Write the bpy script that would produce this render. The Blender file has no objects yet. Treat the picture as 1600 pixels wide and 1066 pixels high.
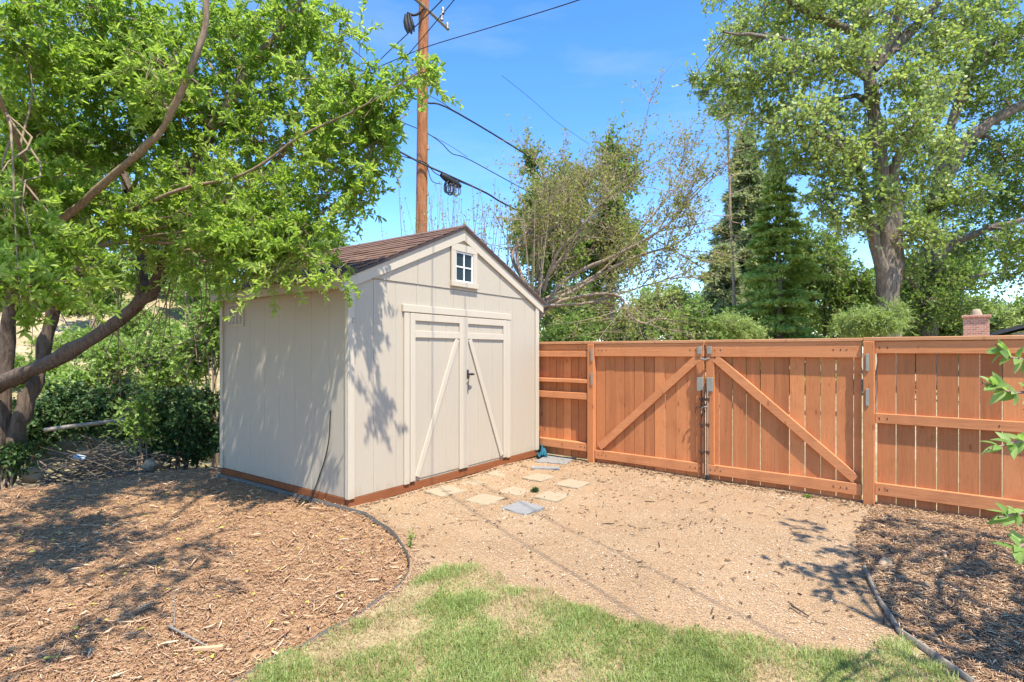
import bpy, bmesh, math, random
import numpy as np
from mathutils import Vector, Matrix
R = np.random.default_rng
rng = R(7); random.seed(7)
sc = bpy.context.scene
COL = sc.collection
rad = math.radians

# ------------------------------------------------------------------ camera model (photo pixels 1600x1066)
F, CX, HZ, CH = 847.0, 800.0, 550.0, 1.4
def at(px, py, Y):
    return np.array([(px-CX)/F*Y, Y, CH-(py-HZ)/F*Y])
def g(px, py, z=0.0):
    Y = F*(CH-z)/(py-HZ)
    return np.array([(px-CX)/F*Y, Y])

cam = bpy.data.cameras.new('camera'); co = bpy.data.objects.new('camera', cam); COL.objects.link(co)
cam.sensor_width = 36; cam.lens = 36*F/1600; cam.shift_y = (HZ-533)/1600
cam.clip_start = .05; cam.clip_end = 3000
co.location = (0, 0, CH); co.rotation_euler = (rad(90), 0, 0)
sc.camera = co

# ------------------------------------------------------------------ light
SUN_EL, SUN_AZ = 62.0, -62.0           # azimuth measured from +X, counter-clockwise
sd = Vector((math.cos(rad(SUN_AZ))*math.cos(rad(SUN_EL)), math.sin(rad(SUN_AZ))*math.cos(rad(SUN_EL)), math.sin(rad(SUN_EL))))
sl = bpy.data.lights.new('sun', 'SUN'); so = bpy.data.objects.new('sun', sl); COL.objects.link(so)
sl.energy = 2.95; sl.angle = rad(.55); sl.color = (1.0, .93, .80)
so.rotation_euler = sd.to_track_quat('Z', 'Y').to_euler(); so.location = sd*60
w = bpy.data.worlds.new('World'); sc.world = w; w.use_nodes = True
nt = w.node_tree; nt.nodes.clear()
o_ = nt.nodes.new('ShaderNodeOutputWorld'); b_ = nt.nodes.new('ShaderNodeBackground'); s_ = nt.nodes.new('ShaderNodeTexSky')
s_.sky_type = 'NISHITA'; s_.sun_disc = False; s_.sun_elevation = rad(SUN_EL); s_.sun_rotation = math.atan2(sd.x, sd.y)
s_.altitude = 1600; s_.air_density = 1.0; s_.dust_density = .15; s_.ozone_density = 1.6
hs_ = nt.nodes.new('ShaderNodeHueSaturation'); hs_.inputs['Hue'].default_value = .504; hs_.inputs['Saturation'].default_value = 1.28; hs_.inputs['Value'].default_value = .88
nt.links.new(s_.outputs[0], hs_.inputs['Color']); tc_ = nt.nodes.new('ShaderNodeTexCoord'); mp_ = nt.nodes.new('ShaderNodeMapping'); mp_.inputs['Scale'].default_value = (1.2, 1.2, 5); mp_.inputs['Rotation'].default_value = (0, .25, .4)
ns_ = nt.nodes.new('ShaderNodeTexNoise'); ns_.inputs['Scale'].default_value = 1.7; ns_.inputs['Detail'].default_value = 7; ns_.inputs['Roughness'].default_value = .6
rp_ = nt.nodes.new('ShaderNodeValToRGB'); rp_.color_ramp.elements[0].position = .5; rp_.color_ramp.elements[1].position = .85; rp_.color_ramp.elements[1].color = (.3, .3, .3, 1)
mx_ = nt.nodes.new('ShaderNodeMixRGB'); mx_.inputs[2].default_value = (2.1, 2.3, 2.5, 1)
nt.links.new(tc_.outputs['Generated'], mp_.inputs[0]); nt.links.new(mp_.outputs[0], ns_.inputs['Vector']); nt.links.new(ns_.outputs[0], rp_.inputs[0]); nt.links.new(rp_.outputs[0], mx_.inputs[0])
nt.links.new(hs_.outputs[0], mx_.inputs[1]); nt.links.new(mx_.outputs[0], b_.inputs[0]); nt.links.new(b_.outputs[0], o_.inputs[0])
b_.inputs[1].default_value = .15
sc.view_settings.view_transform = 'Standard'; sc.view_settings.look = 'None'
sc.view_settings.exposure = 1.66; sc.view_settings.gamma = 1
sc.render.engine = 'CYCLES'
cy = sc.cycles
cy.max_bounces = 7; cy.diffuse_bounces = 4; cy.glossy_bounces = 2; cy.transmission_bounces = 4; cy.transparent_max_bounces = 6
cy.use_denoising = True; cy.caustics_reflective = False; cy.caustics_refractive = False

# ------------------------------------------------------------------ materials
class NT:
    def __init__(s, name):
        s.m = bpy.data.materials.new(name); s.m.use_nodes = True; s.t = s.m.node_tree
        s.b = s.t.nodes['Principled BSDF']; s.out = s.t.nodes['Material Output']
    def n(s, typ, **kw):
        nd = s.t.nodes.new('ShaderNode'+typ)
        for k, v in kw.items():
            if k in nd.inputs: s.set(nd.inputs[k], v)
            else: setattr(nd, k, v)
        return nd
    def set(s, inp, v):
        if isinstance(v, bpy.types.NodeSocket): s.t.links.new(v, inp)
        else: inp.default_value = v
    def coord(s, scale=(1,1,1), which='Object'):
        tc = s.n('TexCoord'); mp = s.n('Mapping'); s.set(mp.inputs['Vector'], tc.outputs[which]); mp.inputs['Scale'].default_value = scale
        return mp.outputs[0]
    def noise(s, vec, scale, detail=4, rough=.6):
        nd = s.n('TexNoise'); s.set(nd.inputs['Vector'], vec); nd.inputs['Scale'].default_value = scale
        nd.inputs['Detail'].default_value = detail; nd.inputs['Roughness'].default_value = rough
        return nd.outputs[0]
    def ramp(s, fac, stops):
        nd = s.n('ValToRGB'); s.set(nd.inputs[0], fac); e = nd.color_ramp.elements
        while len(e) < len(stops): e.new(.5)
        for k, (p, c) in enumerate(stops):
            e[k].position = p; e[k].color = (*c, 1) if len(c) == 3 else c
        return nd.outputs[0]
    def mix(s, fac, a, b, mode='MIX'):
        nd = s.n('MixRGB'); nd.blend_type = mode
        for i, v in zip(range(3), (fac, a, b)):
            if not isinstance(v, (int, float, bpy.types.NodeSocket)): v = (*v, 1)
            s.set(nd.inputs[i], v)
        return nd.outputs[0]
    def math(s, op, a, b=0):
        nd = s.n('Math'); nd.operation = op; s.set(nd.inputs[0], a); s.set(nd.inputs[1], b); return nd.outputs[0]
    def attr(s, name='rnd'):
        return s.n('Attribute', attribute_name=name).outputs['Fac']
    def island(s):
        return s.n('NewGeometry').outputs['Random Per Island']
    def bump(s, h, strength=.3, dist=.01):
        nd = s.n('Bump'); nd.inputs['Strength'].default_value = strength; nd.inputs['Distance'].default_value = dist
        s.set(nd.inputs['Height'], h); s.set(s.b.inputs['Normal'], nd.outputs[0])
    def col(s, c, rough=.8, spec=.3, metal=0):
        if not isinstance(c, bpy.types.NodeSocket): c = (*c, 1)
        s.set(s.b.inputs['Base Color'], c); s.b.inputs['Roughness'].default_value = rough
        s.b.inputs['Specular IOR Level'].default_value = spec; s.b.inputs['Metallic'].default_value = metal
        return s.m

def m_leaf(name, dark, mid, light, trans=.45, rough=.5, spec=.35):
    k = NT(name); a = k.attr()
    c = k.ramp(a, [(0, dark), (.5, mid), (1, light)])
    k.col(c, rough, spec)
    tr = k.n('BsdfTranslucent'); tc = k.mix(.5, c, (mid[0]*1.5, mid[1]*1.45, mid[2]*.7)); k.set(tr.inputs[0], tc)
    mx = k.n('MixShader'); mx.inputs[0].default_value = trans
    k.t.links.new(k.b.outputs[0], mx.inputs[1]); k.t.links.new(tr.outputs[0], mx.inputs[2]); k.t.links.new(mx.outputs[0], k.out.inputs[0])
    return k.m
def m_bark(name, c1, c2, sc_=1, strength=.9):
    k = NT(name); v = k.coord((sc_*14, sc_*14, sc_*2.2)); n1 = k.noise(v, 2.2, 6, .65); n2 = k.noise(k.coord(), 2.5, 3)
    c = k.mix(k.math('MULTIPLY', n2, .6), k.ramp(n1, [(.35, c1), (.65, c2)]), tuple(x*1.25 for x in c2))
    k.bump(n1, strength, .03/max(.3, sc_)*1.2); return k.col(c, .92, .15)
def m_paint(name, c, dirt=.12, grain=(60, 60, 4), bump=.25):
    k = NT(name); v = k.coord(grain); n1 = k.noise(v, 1.0, 5, .6); n2 = k.noise(k.coord((1, 1, .35)), 2.2, 5, .65)
    cc = k.mix(k.math('MULTIPLY', k.ramp(n2, [(.42, (0,0,0)), (.75, (1,1,1))]), dirt*2), c, tuple(x*.72 for x in c))
    cc = k.mix(.25, cc, k.mix(n1, tuple(x*.8 for x in c), tuple(min(1, x*1.12) for x in c)))
    sx = k.n('SeparateXYZ'); k.set(sx.inputs[0], k.n('TexCoord').outputs['Object']); n3 = k.noise(k.coord((26, 26, 3.5)), 1.0, 5, .65)
    low = k.math('MULTIPLY', k.math('SUBTRACT', .62, k.math('MULTIPLY', sx.outputs[2], 1.5)), n3)
    st_ = k.ramp(low, [(.2, (0, 0, 0)), (.36, (.55, .55, .55))]); cc = k.mix(st_, cc, (c[0]*.72, c[1]*.6, c[2]*.42))
    n4 = k.noise(k.coord((1, 1, 1)), 150, 2, .5); hh_ = k.math('ADD', n1, k.math('MULTIPLY', n4, .5))
    k.bump(hh_, bump*1.5, .004); return k.col(cc, .62, .3)
def m_stain(name, c, grain):
    k = NT(name); isl = k.island(); v = k.coord(grain); off = k.n('VectorMath', operation='ADD')
    k.set(off.inputs[0], v); cmb = k.n('CombineXYZ'); k.set(cmb.inputs[0], k.math('MULTIPLY', isl, 37.0)); k.set(cmb.inputs[2], k.math('MULTIPLY', isl, 11.0)); k.set(off.inputs[1], cmb.outputs[0])
    n1 = k.noise(off.outputs[0], 1.6, 6, .62); n2 = k.noise(k.coord(), 3.2, 4, .6)
    cc = k.ramp(n1, [(.28, tuple(x*.62 for x in c)), (.5, c), (.75, tuple(min(1, x*1.25) for x in c))])
    cc = k.mix(.75, cc, k.mix(isl, tuple(x*.6 for x in c), (min(1, c[0]*1.22), c[1]*1.32, c[2]*1.3)), 'MIX')
    cc = k.mix(k.math('MULTIPLY', k.ramp(n2, [(.5, (0,0,0)), (.72, (1,1,1))]), .45), cc, (c[0]*.62, c[1]*.6, c[2]*.62))
    vo = k.n('TexVoronoi'); k.set(vo.inputs['Vector'], k.coord((7, 7, 2.6))); vo.inputs['Scale'].default_value = 1.25
    kn = k.ramp(vo.outputs['Distance'], [(.06, (1,1,1)), (.12, (0,0,0))])
    cc = k.mix(k.math('MULTIPLY', kn, .6), cc, (c[0]*.4, c[1]*.34, c[2]*.34))
    n5 = k.noise(off.outputs[0], .35, 3, .5); cc = k.mix(k.math('MULTIPLY', k.ramp(n5, [(.52, (0,0,0)), (.7, (1,1,1))]), .35), cc, (min(1, c[0]*1.15), c[1]*1.3, c[2]*1.4))
    vc = k.noise(k.n('VectorMath', operation='SCALE', Scale=3.0).outputs[0] if False else off.outputs[0], 5.5, 2, .5); cc = k.mix(k.math('MULTIPLY', k.ramp(vc, [(.30, (1,1,1)), (.36, (0,0,0))]), .5), cc, (c[0]*.45, c[1]*.4, c[2]*.4))
    k.bump(n1, .6, .004); return k.col(cc, .9, .12)
def m_plain(name, c, rough=.6, spec=.4, metal=0, var=.15, scale=8, bump=0):
    k = NT(name); n1 = k.noise(k.coord(), scale, 5, .6)
    cc = k.mix(n1, tuple(x*(1-var) for x in c), tuple(min(1, x*(1+var)) for x in c))
    if bump: k.bump(n1, bump, .01)
    return k.col(cc, rough, spec, metal)
def m_rnd(name, stops, rough=.9, spec=.15, tex=30):
    k = NT(name); c = k.ramp(k.attr(), stops); n1 = k.noise(k.coord(), tex, 3)
    c = k.mix(.35, c, k.mix(n1, (.02, .015, .01), (1, .95, .9)), 'OVERLAY'); return k.col(c, rough, spec)

M = {}
SID = (.437, .378, .292)
M['siding'] = m_paint('painted_siding', SID, .08, (70, 70, 5), .45)
M['trim'] = m_paint('cream_trim_paint', (.495, .43, .335), .10)
M['skid'] = m_stain('treated_skid_wood', (.25, .085, .035), (2, 30, 30))
M['fence_v'] = m_stain('stained_fence_board', (.54, .20, .082), (34, 34, 2.2))
M['fence_h'] = m_stain('stained_fence_rail', (.60, .235, .102), (2.2, 34, 34))
M['cap'] = m_stain('stained_cap_weathered', (.55, .26, .13), (2.2, 34, 34))
M['galv'] = m_plain('galvanized_steel', (.36, .34, .29), .5, .5, .7, .2, 25)
M['edge'] = m_plain('weathered_edging', (.12, .105, .088), .6, .4, .3, .3, 14)
M['black'] = m_plain('black_metal', (.02, .02, .022), .45, .5)
M['rust'] = m_plain('rusty_iron', (.10, .055, .04), .8, .3, .3, .4, 30)
M['glass'] = m_plain('dark_window_glass', (.02, .03, .028), .12, .22)
M['grid_white'] = m_plain('white_vinyl', (.75, .74, .72), .5)
M['cable'] = m_plain('black_cable', (.02, .02, .022), .6, .3)
M['cordgreen'] = m_plain('dark_green_cord', (.012, .03, .02), .5)
M['blue'] = m_plain('blue_tarp_cloth', (.015, .10, .15), .75, .3, 0, .35, 20, .4)
M['pole'] = m_bark('utility_pole_wood', (.13, .045, .018), (.36, .15, .065), .6, .5)
M['bark_left'] = m_bark('furrowed_bark', (.035, .024, .018), (.17, .125, .095), 1.2, 1.0)
M['bark_limb'] = m_bark('smooth_limb_bark', (.12, .08, .055), (.30, .22, .155), 1.5, .5)
M['bark_grey'] = m_bark('grey_bark', (.045, .036, .029), (.25, .20, .155), .35, 1.0)
M['bark_red'] = m_bark('reddish_twig_bark', (.16, .11, .075), (.36, .275, .20), 2, .3)
M['stick'] = m_bark('bleached_stick', (.09, .075, .06), (.28, .245, .20), 2, .3)
M['leaf_left'] = m_leaf('oval_leaf_bright', (.12, .22, .03), (.29, .43, .07), (.54, .62, .19), .62)
M['leaf_ash'] = m_leaf('far_tree_leaf', (.09, .16, .03), (.20, .30, .06), (.34, .42, .12), .5)
M['leaf_cotton'] = m_leaf('cottonwood_leaf', (.16, .23, .055), (.33, .43, .12), (.54, .61, .25), .5, .45, .5)
M['leaf_spring'] = m_leaf('young_spring_leaf', (.15, .16, .03), (.27, .29, .07), (.38, .37, .12))
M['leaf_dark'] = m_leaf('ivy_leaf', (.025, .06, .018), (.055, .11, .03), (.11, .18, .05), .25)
M['leaf_shrub'] = m_leaf('shrub_leaf', (.11, .20, .035), (.25, .38, .08), (.42, .53, .17), .5)
M['leaf_near'] = m_leaf('near_branch_leaf', (.12, .22, .055), (.25, .39, .10), (.42, .54, .20), .55, .6, .3)
M['needle_spruce'] = m_leaf('spruce_needles', (.12, .20, .05), (.32, .44, .11), (.54, .63, .20), .5)
M['needle_pine'] = m_leaf('pine_needles', (.15, .20, .10), (.30, .36, .19), (.46, .51, .30), .45)
M['juniper'] = m_leaf('juniper_sprays', (.17, .24, .07), (.33, .43, .13), (.50, .58, .22), .45)
M['chip'] = m_rnd('wood_chip', [(0, (.19, .097, .052)), (.3, (.40, .225, .125)), (.65, (.555, .35, .21)), (.9, (.69, .515, .33)), (1, (.78, .65, .47))])
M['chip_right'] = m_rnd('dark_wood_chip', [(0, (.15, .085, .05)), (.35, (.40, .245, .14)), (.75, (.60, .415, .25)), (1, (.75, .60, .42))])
M['stone'] = m_rnd('gravel_pebble', [(0, (.17, .118, .075)), (.2, (.335, .248, .16)), (.6, (.45, .345, .23)), (.9, (.55, .445, .32)), (1, (.66, .58, .48))], .85, .25)
M['debris'] = m_rnd('dry_twig_debris', [(0, (.05, .035, .025)), (.6, (.14, .09, .06)), (1, (.30, .19, .10))])
M['yleaf'] = m_rnd('fallen_yellow_leaf', [(0, (.40, .30, .05)), (.6, (.55, .48, .10)), (1, (.30, .34, .08))])
M['grass'] = m_leaf('lawn_grass_blade', (.14, .205, .04), (.265, .345, .095), (.44, .485, .20), .4)
M['straw'] = m_leaf('dry_grass_blade', (.25, .19, .09), (.42, .33, .18), (.55, .46, .28), .3)
M['paver'] = m_plain('tan_concrete_paver', (.34, .27, .18), .9, .2, 0, .25, 26, .3)
M['slab'] = m_plain('blue_grey_slab', (.235, .23, .22), .8, .25, 0, .25, 16, .3)
M['rock'] = m_plain('tan_boulder', (.30, .22, .15), .9, .2, 0, .35, 6, .8)
M['scrap'] = m_plain('pale_blue_plastic', (.35, .44, .52), .5)

def m_ground(name, stops, scale, bump, vor=0, fine=60):
    k = NT(name); v = k.coord(); n1 = k.noise(v, scale, 8, .7); n2 = k.noise(v, fine, 3, .6)
    c = k.ramp(k.math('ADD', k.math('MULTIPLY', n1, .55), k.math('MULTIPLY', n2, .45)), stops)
    h = n2
    if vor:
        vo = k.n('TexVoronoi'); k.set(vo.inputs['Vector'], v); vo.inputs['Scale'].default_value = vor
        c = k.mix(.45, c, k.mix(k.ramp(vo.outputs['Color'], [(.1, (.25, .25, .25)), (.9, (.9, .9, .9))]), (.06, .03, .02), (.85, .66, .45)), 'OVERLAY')
        c = k.mix(k.ramp(vo.outputs['Distance'], [(.0, (0, 0, 0)), (.9, (.5, .5, .5))]), c, (.16, .10, .06))
        h = k.math('SUBTRACT', 1.0, vo.outputs['Distance'])
    k.bump(h, bump, .012); return k.col(c, .95, .12)
M['gravel'] = m_ground('fine_tan_gravel', [(.32, (.24, .165, .10)), (.5, (.385, .285, .185)), (.66, (.48, .37, .25))], 1.1, .5, 95)
M['mulch'] = m_ground('mulch_base', [(.3, (.13, .07, .036)), (.5, (.32, .19, .10)), (.7, (.48, .32, .18))], 9, .8, 0, 55)
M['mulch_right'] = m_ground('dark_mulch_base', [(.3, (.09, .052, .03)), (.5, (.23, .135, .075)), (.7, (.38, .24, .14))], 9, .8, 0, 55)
M['lawnsoil'] = m_ground('thatch_soil', [(.3, (.22, .15, .08)), (.5, (.36, .27, .15)), (.7, (.46, .37, .22))], 6, .6, 0, 80)
M['earth'] = m_ground('bank_earth', [(.36, (.17, .16, .07)), (.5, (.30, .24, .13)), (.64, (.50, .38, .28))], .55, .6, 0, 9)

# ------------------------------------------------------------------ mesh helpers
def tag(o, label=None, cat=None, group=None, kind=None):
    for k, v in (('label', label), ('category', cat), ('group', group), ('kind', kind)):
        if v: o[k] = v
    return o
def empty(name, loc, rz, label, cat, group=None):
    o = bpy.data.objects.new(name, None); COL.objects.link(o); o.location = loc; o.rotation_euler = (0, 0, rz)
    o.empty_display_size = .1
    return tag(o, label, cat, group)
def link(name, me, mat, parent=None):
    o = bpy.data.objects.new(name, me); COL.objects.link(o)
    if mat is not None: me.materials.append(mat)
    if parent is not None: o.parent = parent
    return o
class NM:                                          # numpy mesh collector
    def __init__(s): s.v = []; s.f = []; s.r = []; s.n = 0
    def add(s, V, Fc, rnd=None):
        V = np.asarray(V, float).reshape(-1, 3); Fc = np.asarray(Fc, np.int64)
        if len(V) == 0: return
        s.v.append(V); s.f.append(Fc+s.n); s.n += len(V)
        s.r.append(np.full(len(V), .5) if rnd is None else np.asarray(rnd, float).ravel())
    def build(s, name, mat, parent=None, smooth=False):
        me = bpy.data.meshes.new(name); V = np.concatenate(s.v)
        me.vertices.add(len(V)); me.vertices.foreach_set('co', V.astype(np.float32).ravel())
        loops = np.concatenate([f.ravel() for f in s.f]); sizes = np.concatenate([np.full(len(f), f.shape[1]) for f in s.f])
        me.loops.add(len(loops)); me.loops.foreach_set('vertex_index', loops.astype(np.int32))
        me.polygons.add(len(sizes)); me.polygons.foreach_set('loop_start', np.concatenate([[0], np.cumsum(sizes)[:-1]]).astype(np.int32))
        if smooth: me.polygons.foreach_set('use_smooth', np.ones(len(sizes), bool))
        a = me.attributes.new('rnd', 'FLOAT', 'POINT'); a.data.foreach_set('value', np.concatenate(s.r).astype(np.float32))
        me.update(calc_edges=True); me.validate()
        return link(name, me, mat, parent)
def nrm(v): return v/np.maximum(np.linalg.norm(v, axis=-1, keepdims=True), 1e-9)
def tubes(nm, P, Rr, sides=3, rnd=None, wob=0, seed=0):
    """P: (T,K,3) polylines, Rr: (T,K) radii -> one batch of tubes."""
    P = np.asarray(P, float); Rr = np.asarray(Rr, float)
    T, K = P.shape[:2]
    if T == 0: return
    d = np.empty_like(P); d[:, 1:-1] = P[:, 2:]-P[:, :-2]; d[:, 0] = P[:, 1]-P[:, 0]; d[:, -1] = P[:, -1]-P[:, -2]
    d = nrm(d); ref = np.where(np.abs(d[:, :1, 2:3]) > .8, np.array([1., .13, 0]), np.array([.1, 0, 1.]))
    u = nrm(np.cross(d, np.broadcast_to(ref, d.shape))); v = np.cross(d, u)
    an = np.arange(sides)/sides*2*math.pi
    rr = Rr[:, :, None]*np.ones(sides)
    if wob:
        q = R(seed); ph = q.random((T, 1, 1))*6; kk = np.arange(K)[None, :, None]
        rr = rr*(1+wob*(np.sin(an*3+ph+kk*.35)+.6*np.sin(an*5-ph*2+kk*.6)+.5*q.normal(size=rr.shape)*.6))
    V = P[:, :, None]+rr[..., None]*(np.cos(an)[None, None, :, None]*u[:, :, None]+np.sin(an)[None, None, :, None]*v[:, :, None])
    idx = np.arange(T*K*sides).reshape(T, K, sides); nx = np.roll(idx, -1, 2)
    Fq = np.stack([idx[:, :-1], nx[:, :-1], nx[:, 1:], idx[:, 1:]], -1).reshape(-1, 4)
    nm.add(V, Fq, None if rnd is None else np.broadcast_to(np.asarray(rnd)[:, None, None], (T, K, sides)))
def spline(pts, n):
    pts = np.asarray(pts, float); k = len(pts)
    if k == 2: return pts[0]+(pts[1]-pts[0])*np.linspace(0, 1, n)[:, None]
    e = np.concatenate([[2*pts[0]-pts[1]], pts, [2*pts[-1]-pts[-2]]]); out = []
    for t in np.linspace(0, k-1-1e-6, n):
        i = int(t); f = t-i; a, b, c, d = e[i:i+4]
        out.append(.5*(2*b+(c-a)*f+(2*a-5*b+4*c-d)*f*f+(3*b-a-3*c+d)*f**3))
    return np.array(out)
def limb(nm, pts, r0, r1, n=14, sides=8, wob=.05, seed=1, pw=1.0):
    p = spline(pts, n); r = r0+(r1-r0)*np.linspace(0, 1, n)**pw; qj = R(seed+1000)
    jw = np.cumsum(qj.normal(size=(n, 3)), 0); jw = jw-np.linspace(0, 1, n)[:, None]*jw[-1]; p[1:-1] += jw[1:-1]*min(r0, .13)*.16; r = r*(1+.07*np.sin(np.arange(n)*1.7+seed)+.05*qj.normal(size=n))
    tubes(nm, p[None], r[None], sides, None, wob, seed); return p, r
def leaves(nm, P, D, L, W, q, up=.8, fold=.25, rbias=None, simple=False):
    n = len(P)
    if n == 0: return
    D = nrm(D); Nn = nrm(np.array([0, 0, up])+q.normal(size=(n, 3))*.75)
    S = nrm(np.cross(D, Nn)); Nn = np.cross(S, D)
    L = L*q.uniform(.65, 1.25, n)[:, None]; W = W*q.uniform(.7, 1.2, n)[:, None]
    r = np.clip(q.normal(.5, .23, n) if rbias is None else rbias+q.normal(0, .17, n), 0, 1)
    tip = P+D*L-Nn*L*.12
    if simple:
        V = np.stack([P, P+D*L*.5+S*W*.5, tip, P+D*L*.45-S*W*.5], 1)
        nm.add(V, np.arange(n*4).reshape(n, 4), np.repeat(r, 4)); return
    m = P+D*L*.5; up_ = Nn*W*fold
    V = np.stack([P, P+D*L*.38+S*W*.5+up_, P+D*L*.75+S*W*.38+up_*.5, tip, P+D*L*.75-S*W*.38+up_*.5, P+D*L*.38-S*W*.5+up_, ], 1)
    b = np.arange(n)[:, None]*6
    nm.add(V, np.concatenate([b+np.array([0, 1, 2, 3]), b+np.array([0, 3, 4, 5])]), np.repeat(r, 6))
def blob_foliage(lf, tw, blobs, q, leafL, leafW, twigL=.35, per=12, up=.8, droop=.1, outward=.8, spread=.6, simple=False, twr=.004, lean=(0, 0, .15), whorl=False, tone=.13):
    """blobs: list of (centre, radii(3) or scalar, twig count). Twigs fill each ellipsoid, leaves grow along them."""
    for c, r, nt_ in blobs:
        r = np.ones(3)*np.asarray(r, float); nt_ = int(nt_)
        u = nrm(q.normal(size=(nt_, 3))); rho = q.random((nt_, 1))**.45
        S0 = np.asarray(c)+u*rho*r*.92
        d = nrm(u*outward+q.normal(size=(nt_, 3))*spread+np.asarray(lean)); Lt = twigL*q.uniform(.5, 1.3, (nt_, 1, 1))
        s = np.linspace(0, 1, 4)[None, :, None]
        bend = q.normal(size=(nt_, 1, 3))*.18
        Pt = S0[:, None]-d[:, None]*Lt*.4+d[:, None]*Lt*s+bend*Lt*s*s-np.array([0, 0, droop])*Lt*s*s
        if tw is not None: tubes(tw, Pt, np.broadcast_to(twr*np.array([1, .8, .55, .2]), Pt.shape[:2]), 3)
        t = (.25+.75*np.linspace(0, 1, per)) if not whorl else .35+.65*np.linspace(0, 1, per)**.6
        t = np.clip(t[None]+q.normal(0, .03, (nt_, per)), 0, 1)[..., None]
        PL = S0[:, None]-d[:, None]*Lt*.4+d[:, None]*Lt*t+bend*Lt*t*t-np.array([0, 0, droop])*Lt*t*t
        DL = d[:, None]*.7+q.normal(size=(nt_, per, 3))*.75
        tb = np.clip(.5+q.normal(0, tone), .15, .85)
        rb = np.repeat(np.clip(tb+q.normal(0, .1, nt_), 0, 1), per)
        leaves(lf, PL.reshape(-1, 3), DL.reshape(-1, 3), leafL, leafW, q, up, rbias=rb, simple=simple)
def connect(tw, nodes, blobs, q, r0=.02, sides=5, sag=.05):
    nodes = np.asarray(nodes)
    for c, r, n_ in blobs:
        c = np.asarray(c, float); dd = np.linalg.norm((nodes[:, :3]-c)*np.array([1, 1, .8]), axis=1)+np.where(nodes[:, 2] > c[2], .6*(nodes[:, 2]-c[2]), 0)
        k = int(np.argmin(dd)); a = nodes[k, :3]; ra = min(nodes[k, 3]*.6, r0) if nodes.shape[1] > 3 else r0
        ln = np.linalg.norm(c-a); m1 = a+(c-a)*.35+q.normal(size=3)*ln*.09+np.array([0, 0, ln*sag]); m2 = a+(c-a)*.7+q.normal(size=3)*ln*.09+np.array([0, 0, ln*sag])
        limb(tw, [a, m1, m2, c+(c-a)*.12], ra, ra*.25, 8, sides, .03, 3)
def nodes_of(*prs): return np.concatenate([np.concatenate([p, r[:, None]], 1) for p, r in prs])

class BX:                                          # bevelled boxes in one bmesh
    def __init__(s): s.bm = bmesh.new()
    def box(s, x0, x1, y0, y1, z0, z1, mat4=None, bev=0):
        t = bmesh.new(); bmesh.ops.create_cube(t, size=1)
        for v in t.verts: v.co = Vector(((v.co.x+.5)*(x1-x0)+x0, (v.co.y+.5)*(y1-y0)+y0, (v.co.z+.5)*(z1-z0)+z0))
        if bev: bmesh.ops.bevel(t, geom=list(t.edges), offset=bev, segments=1, affect='EDGES')
        if mat4 is not None: t.transform(mat4)
        me = bpy.data.meshes.new('t'); t.to_mesh(me); t.free(); s.bm.from_mesh(me); bpy.data.meshes.remove(me); return s
    def beam(s, p, q_, wid, y0, y1, bev=.003):
        """board in the x-z plane from p to q_ (x,z), width wid, depth y0..y1"""
        p = Vector((p[0], 0, p[1])); q_ = Vector((q_[0], 0, q_[1])); d = q_-p; L = d.length
        mt = Matrix.Translation(p) @ Matrix.Rotation(-math.atan2(d.z, d.x), 4, 'Y')
        return s.box(0, L, y0, y1, -wid/2, wid/2, mt, bev)
    def prism(s, poly, y0, y1):
        a = [s.bm.verts.new((x, y0, z)) for x, z in poly]; b = [s.bm.verts.new((x, y1, z)) for x, z in poly]; n = len(poly)
        s.bm.faces.new(a); s.bm.faces.new(b[::-1])
        for i in range(n): s.bm.faces.new((a[i], b[i], b[(i+1) % n], a[(i+1) % n]))
        return s
    def build(s, name, mat, parent=None):
        bmesh.ops.recalc_face_normals(s.bm, faces=s.bm.faces)
        me = bpy.data.meshes.new(name); s.bm.to_mesh(me); s.bm.free(); return link(name, me, mat, parent)
def tube_obj(name, pts, r, mat, parent=None, n=24, sides=6, r1=None):
    nm = NM(); p = spline(pts, n); tubes(nm, p[None], np.linspace(r, r1 if r1 else r, n)[None], sides); return nm.build(name, mat, parent, True)

# ------------------------------------------------------------------ ground
def sstep(a, b, x): t = np.clip((x-a)/(b-a), 0, 1); return t*t*(3-2*t)
EA, EB = np.array([-5.28, 5.59]), np.array([-3.64, 6.77]); EN = np.array([-.584, .812])
def hz(x, y): return .012*np.sin(x*1.9+.7)*np.sin(y*2.3+.3)+.008*np.sin(x*4.3+y*3.1)
def terr(x, y):
    d = (x-EA[0])*EN[0]+(y-EA[1])*EN[1]
    f = sstep(.6, -3.2, x-.12*(y-7))
    z = -.075-.42*sstep(.05, 1.3, d)*f
    rise = np.clip(d-2.6, 0, 14); z = z+f*(.44*sstep(0, 2.0, rise)*np.minimum(rise, 9)+.06*np.sin(x*2.1)*np.sin(y*1.7)*sstep(0, 2, rise))
    return z
def sheet(name, mat, xs, ys, zf, keep=None):
    X, Y = np.meshgrid(xs, ys, indexing='ij'); V = np.stack([X, Y, zf(X, Y)], -1).reshape(-1, 3)
    nx, ny = len(xs), len(ys); i = np.arange(nx*ny).reshape(nx, ny)
    Fq = np.stack([i[:-1, :-1], i[1:, :-1], i[1:, 1:], i[:-1, 1:]], -1).reshape(-1, 4)
    if keep is not None:
        c = V[Fq].mean(1); Fq = Fq[keep(c[:, 0], c[:, 1])]
        us, inv = np.unique(Fq, return_inverse=True); V = V[us]; Fq = inv.reshape(Fq.shape)
    nm = NM(); nm.add(V, Fq); return tag(nm.build(name, mat, None, True), kind='structure')
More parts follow.
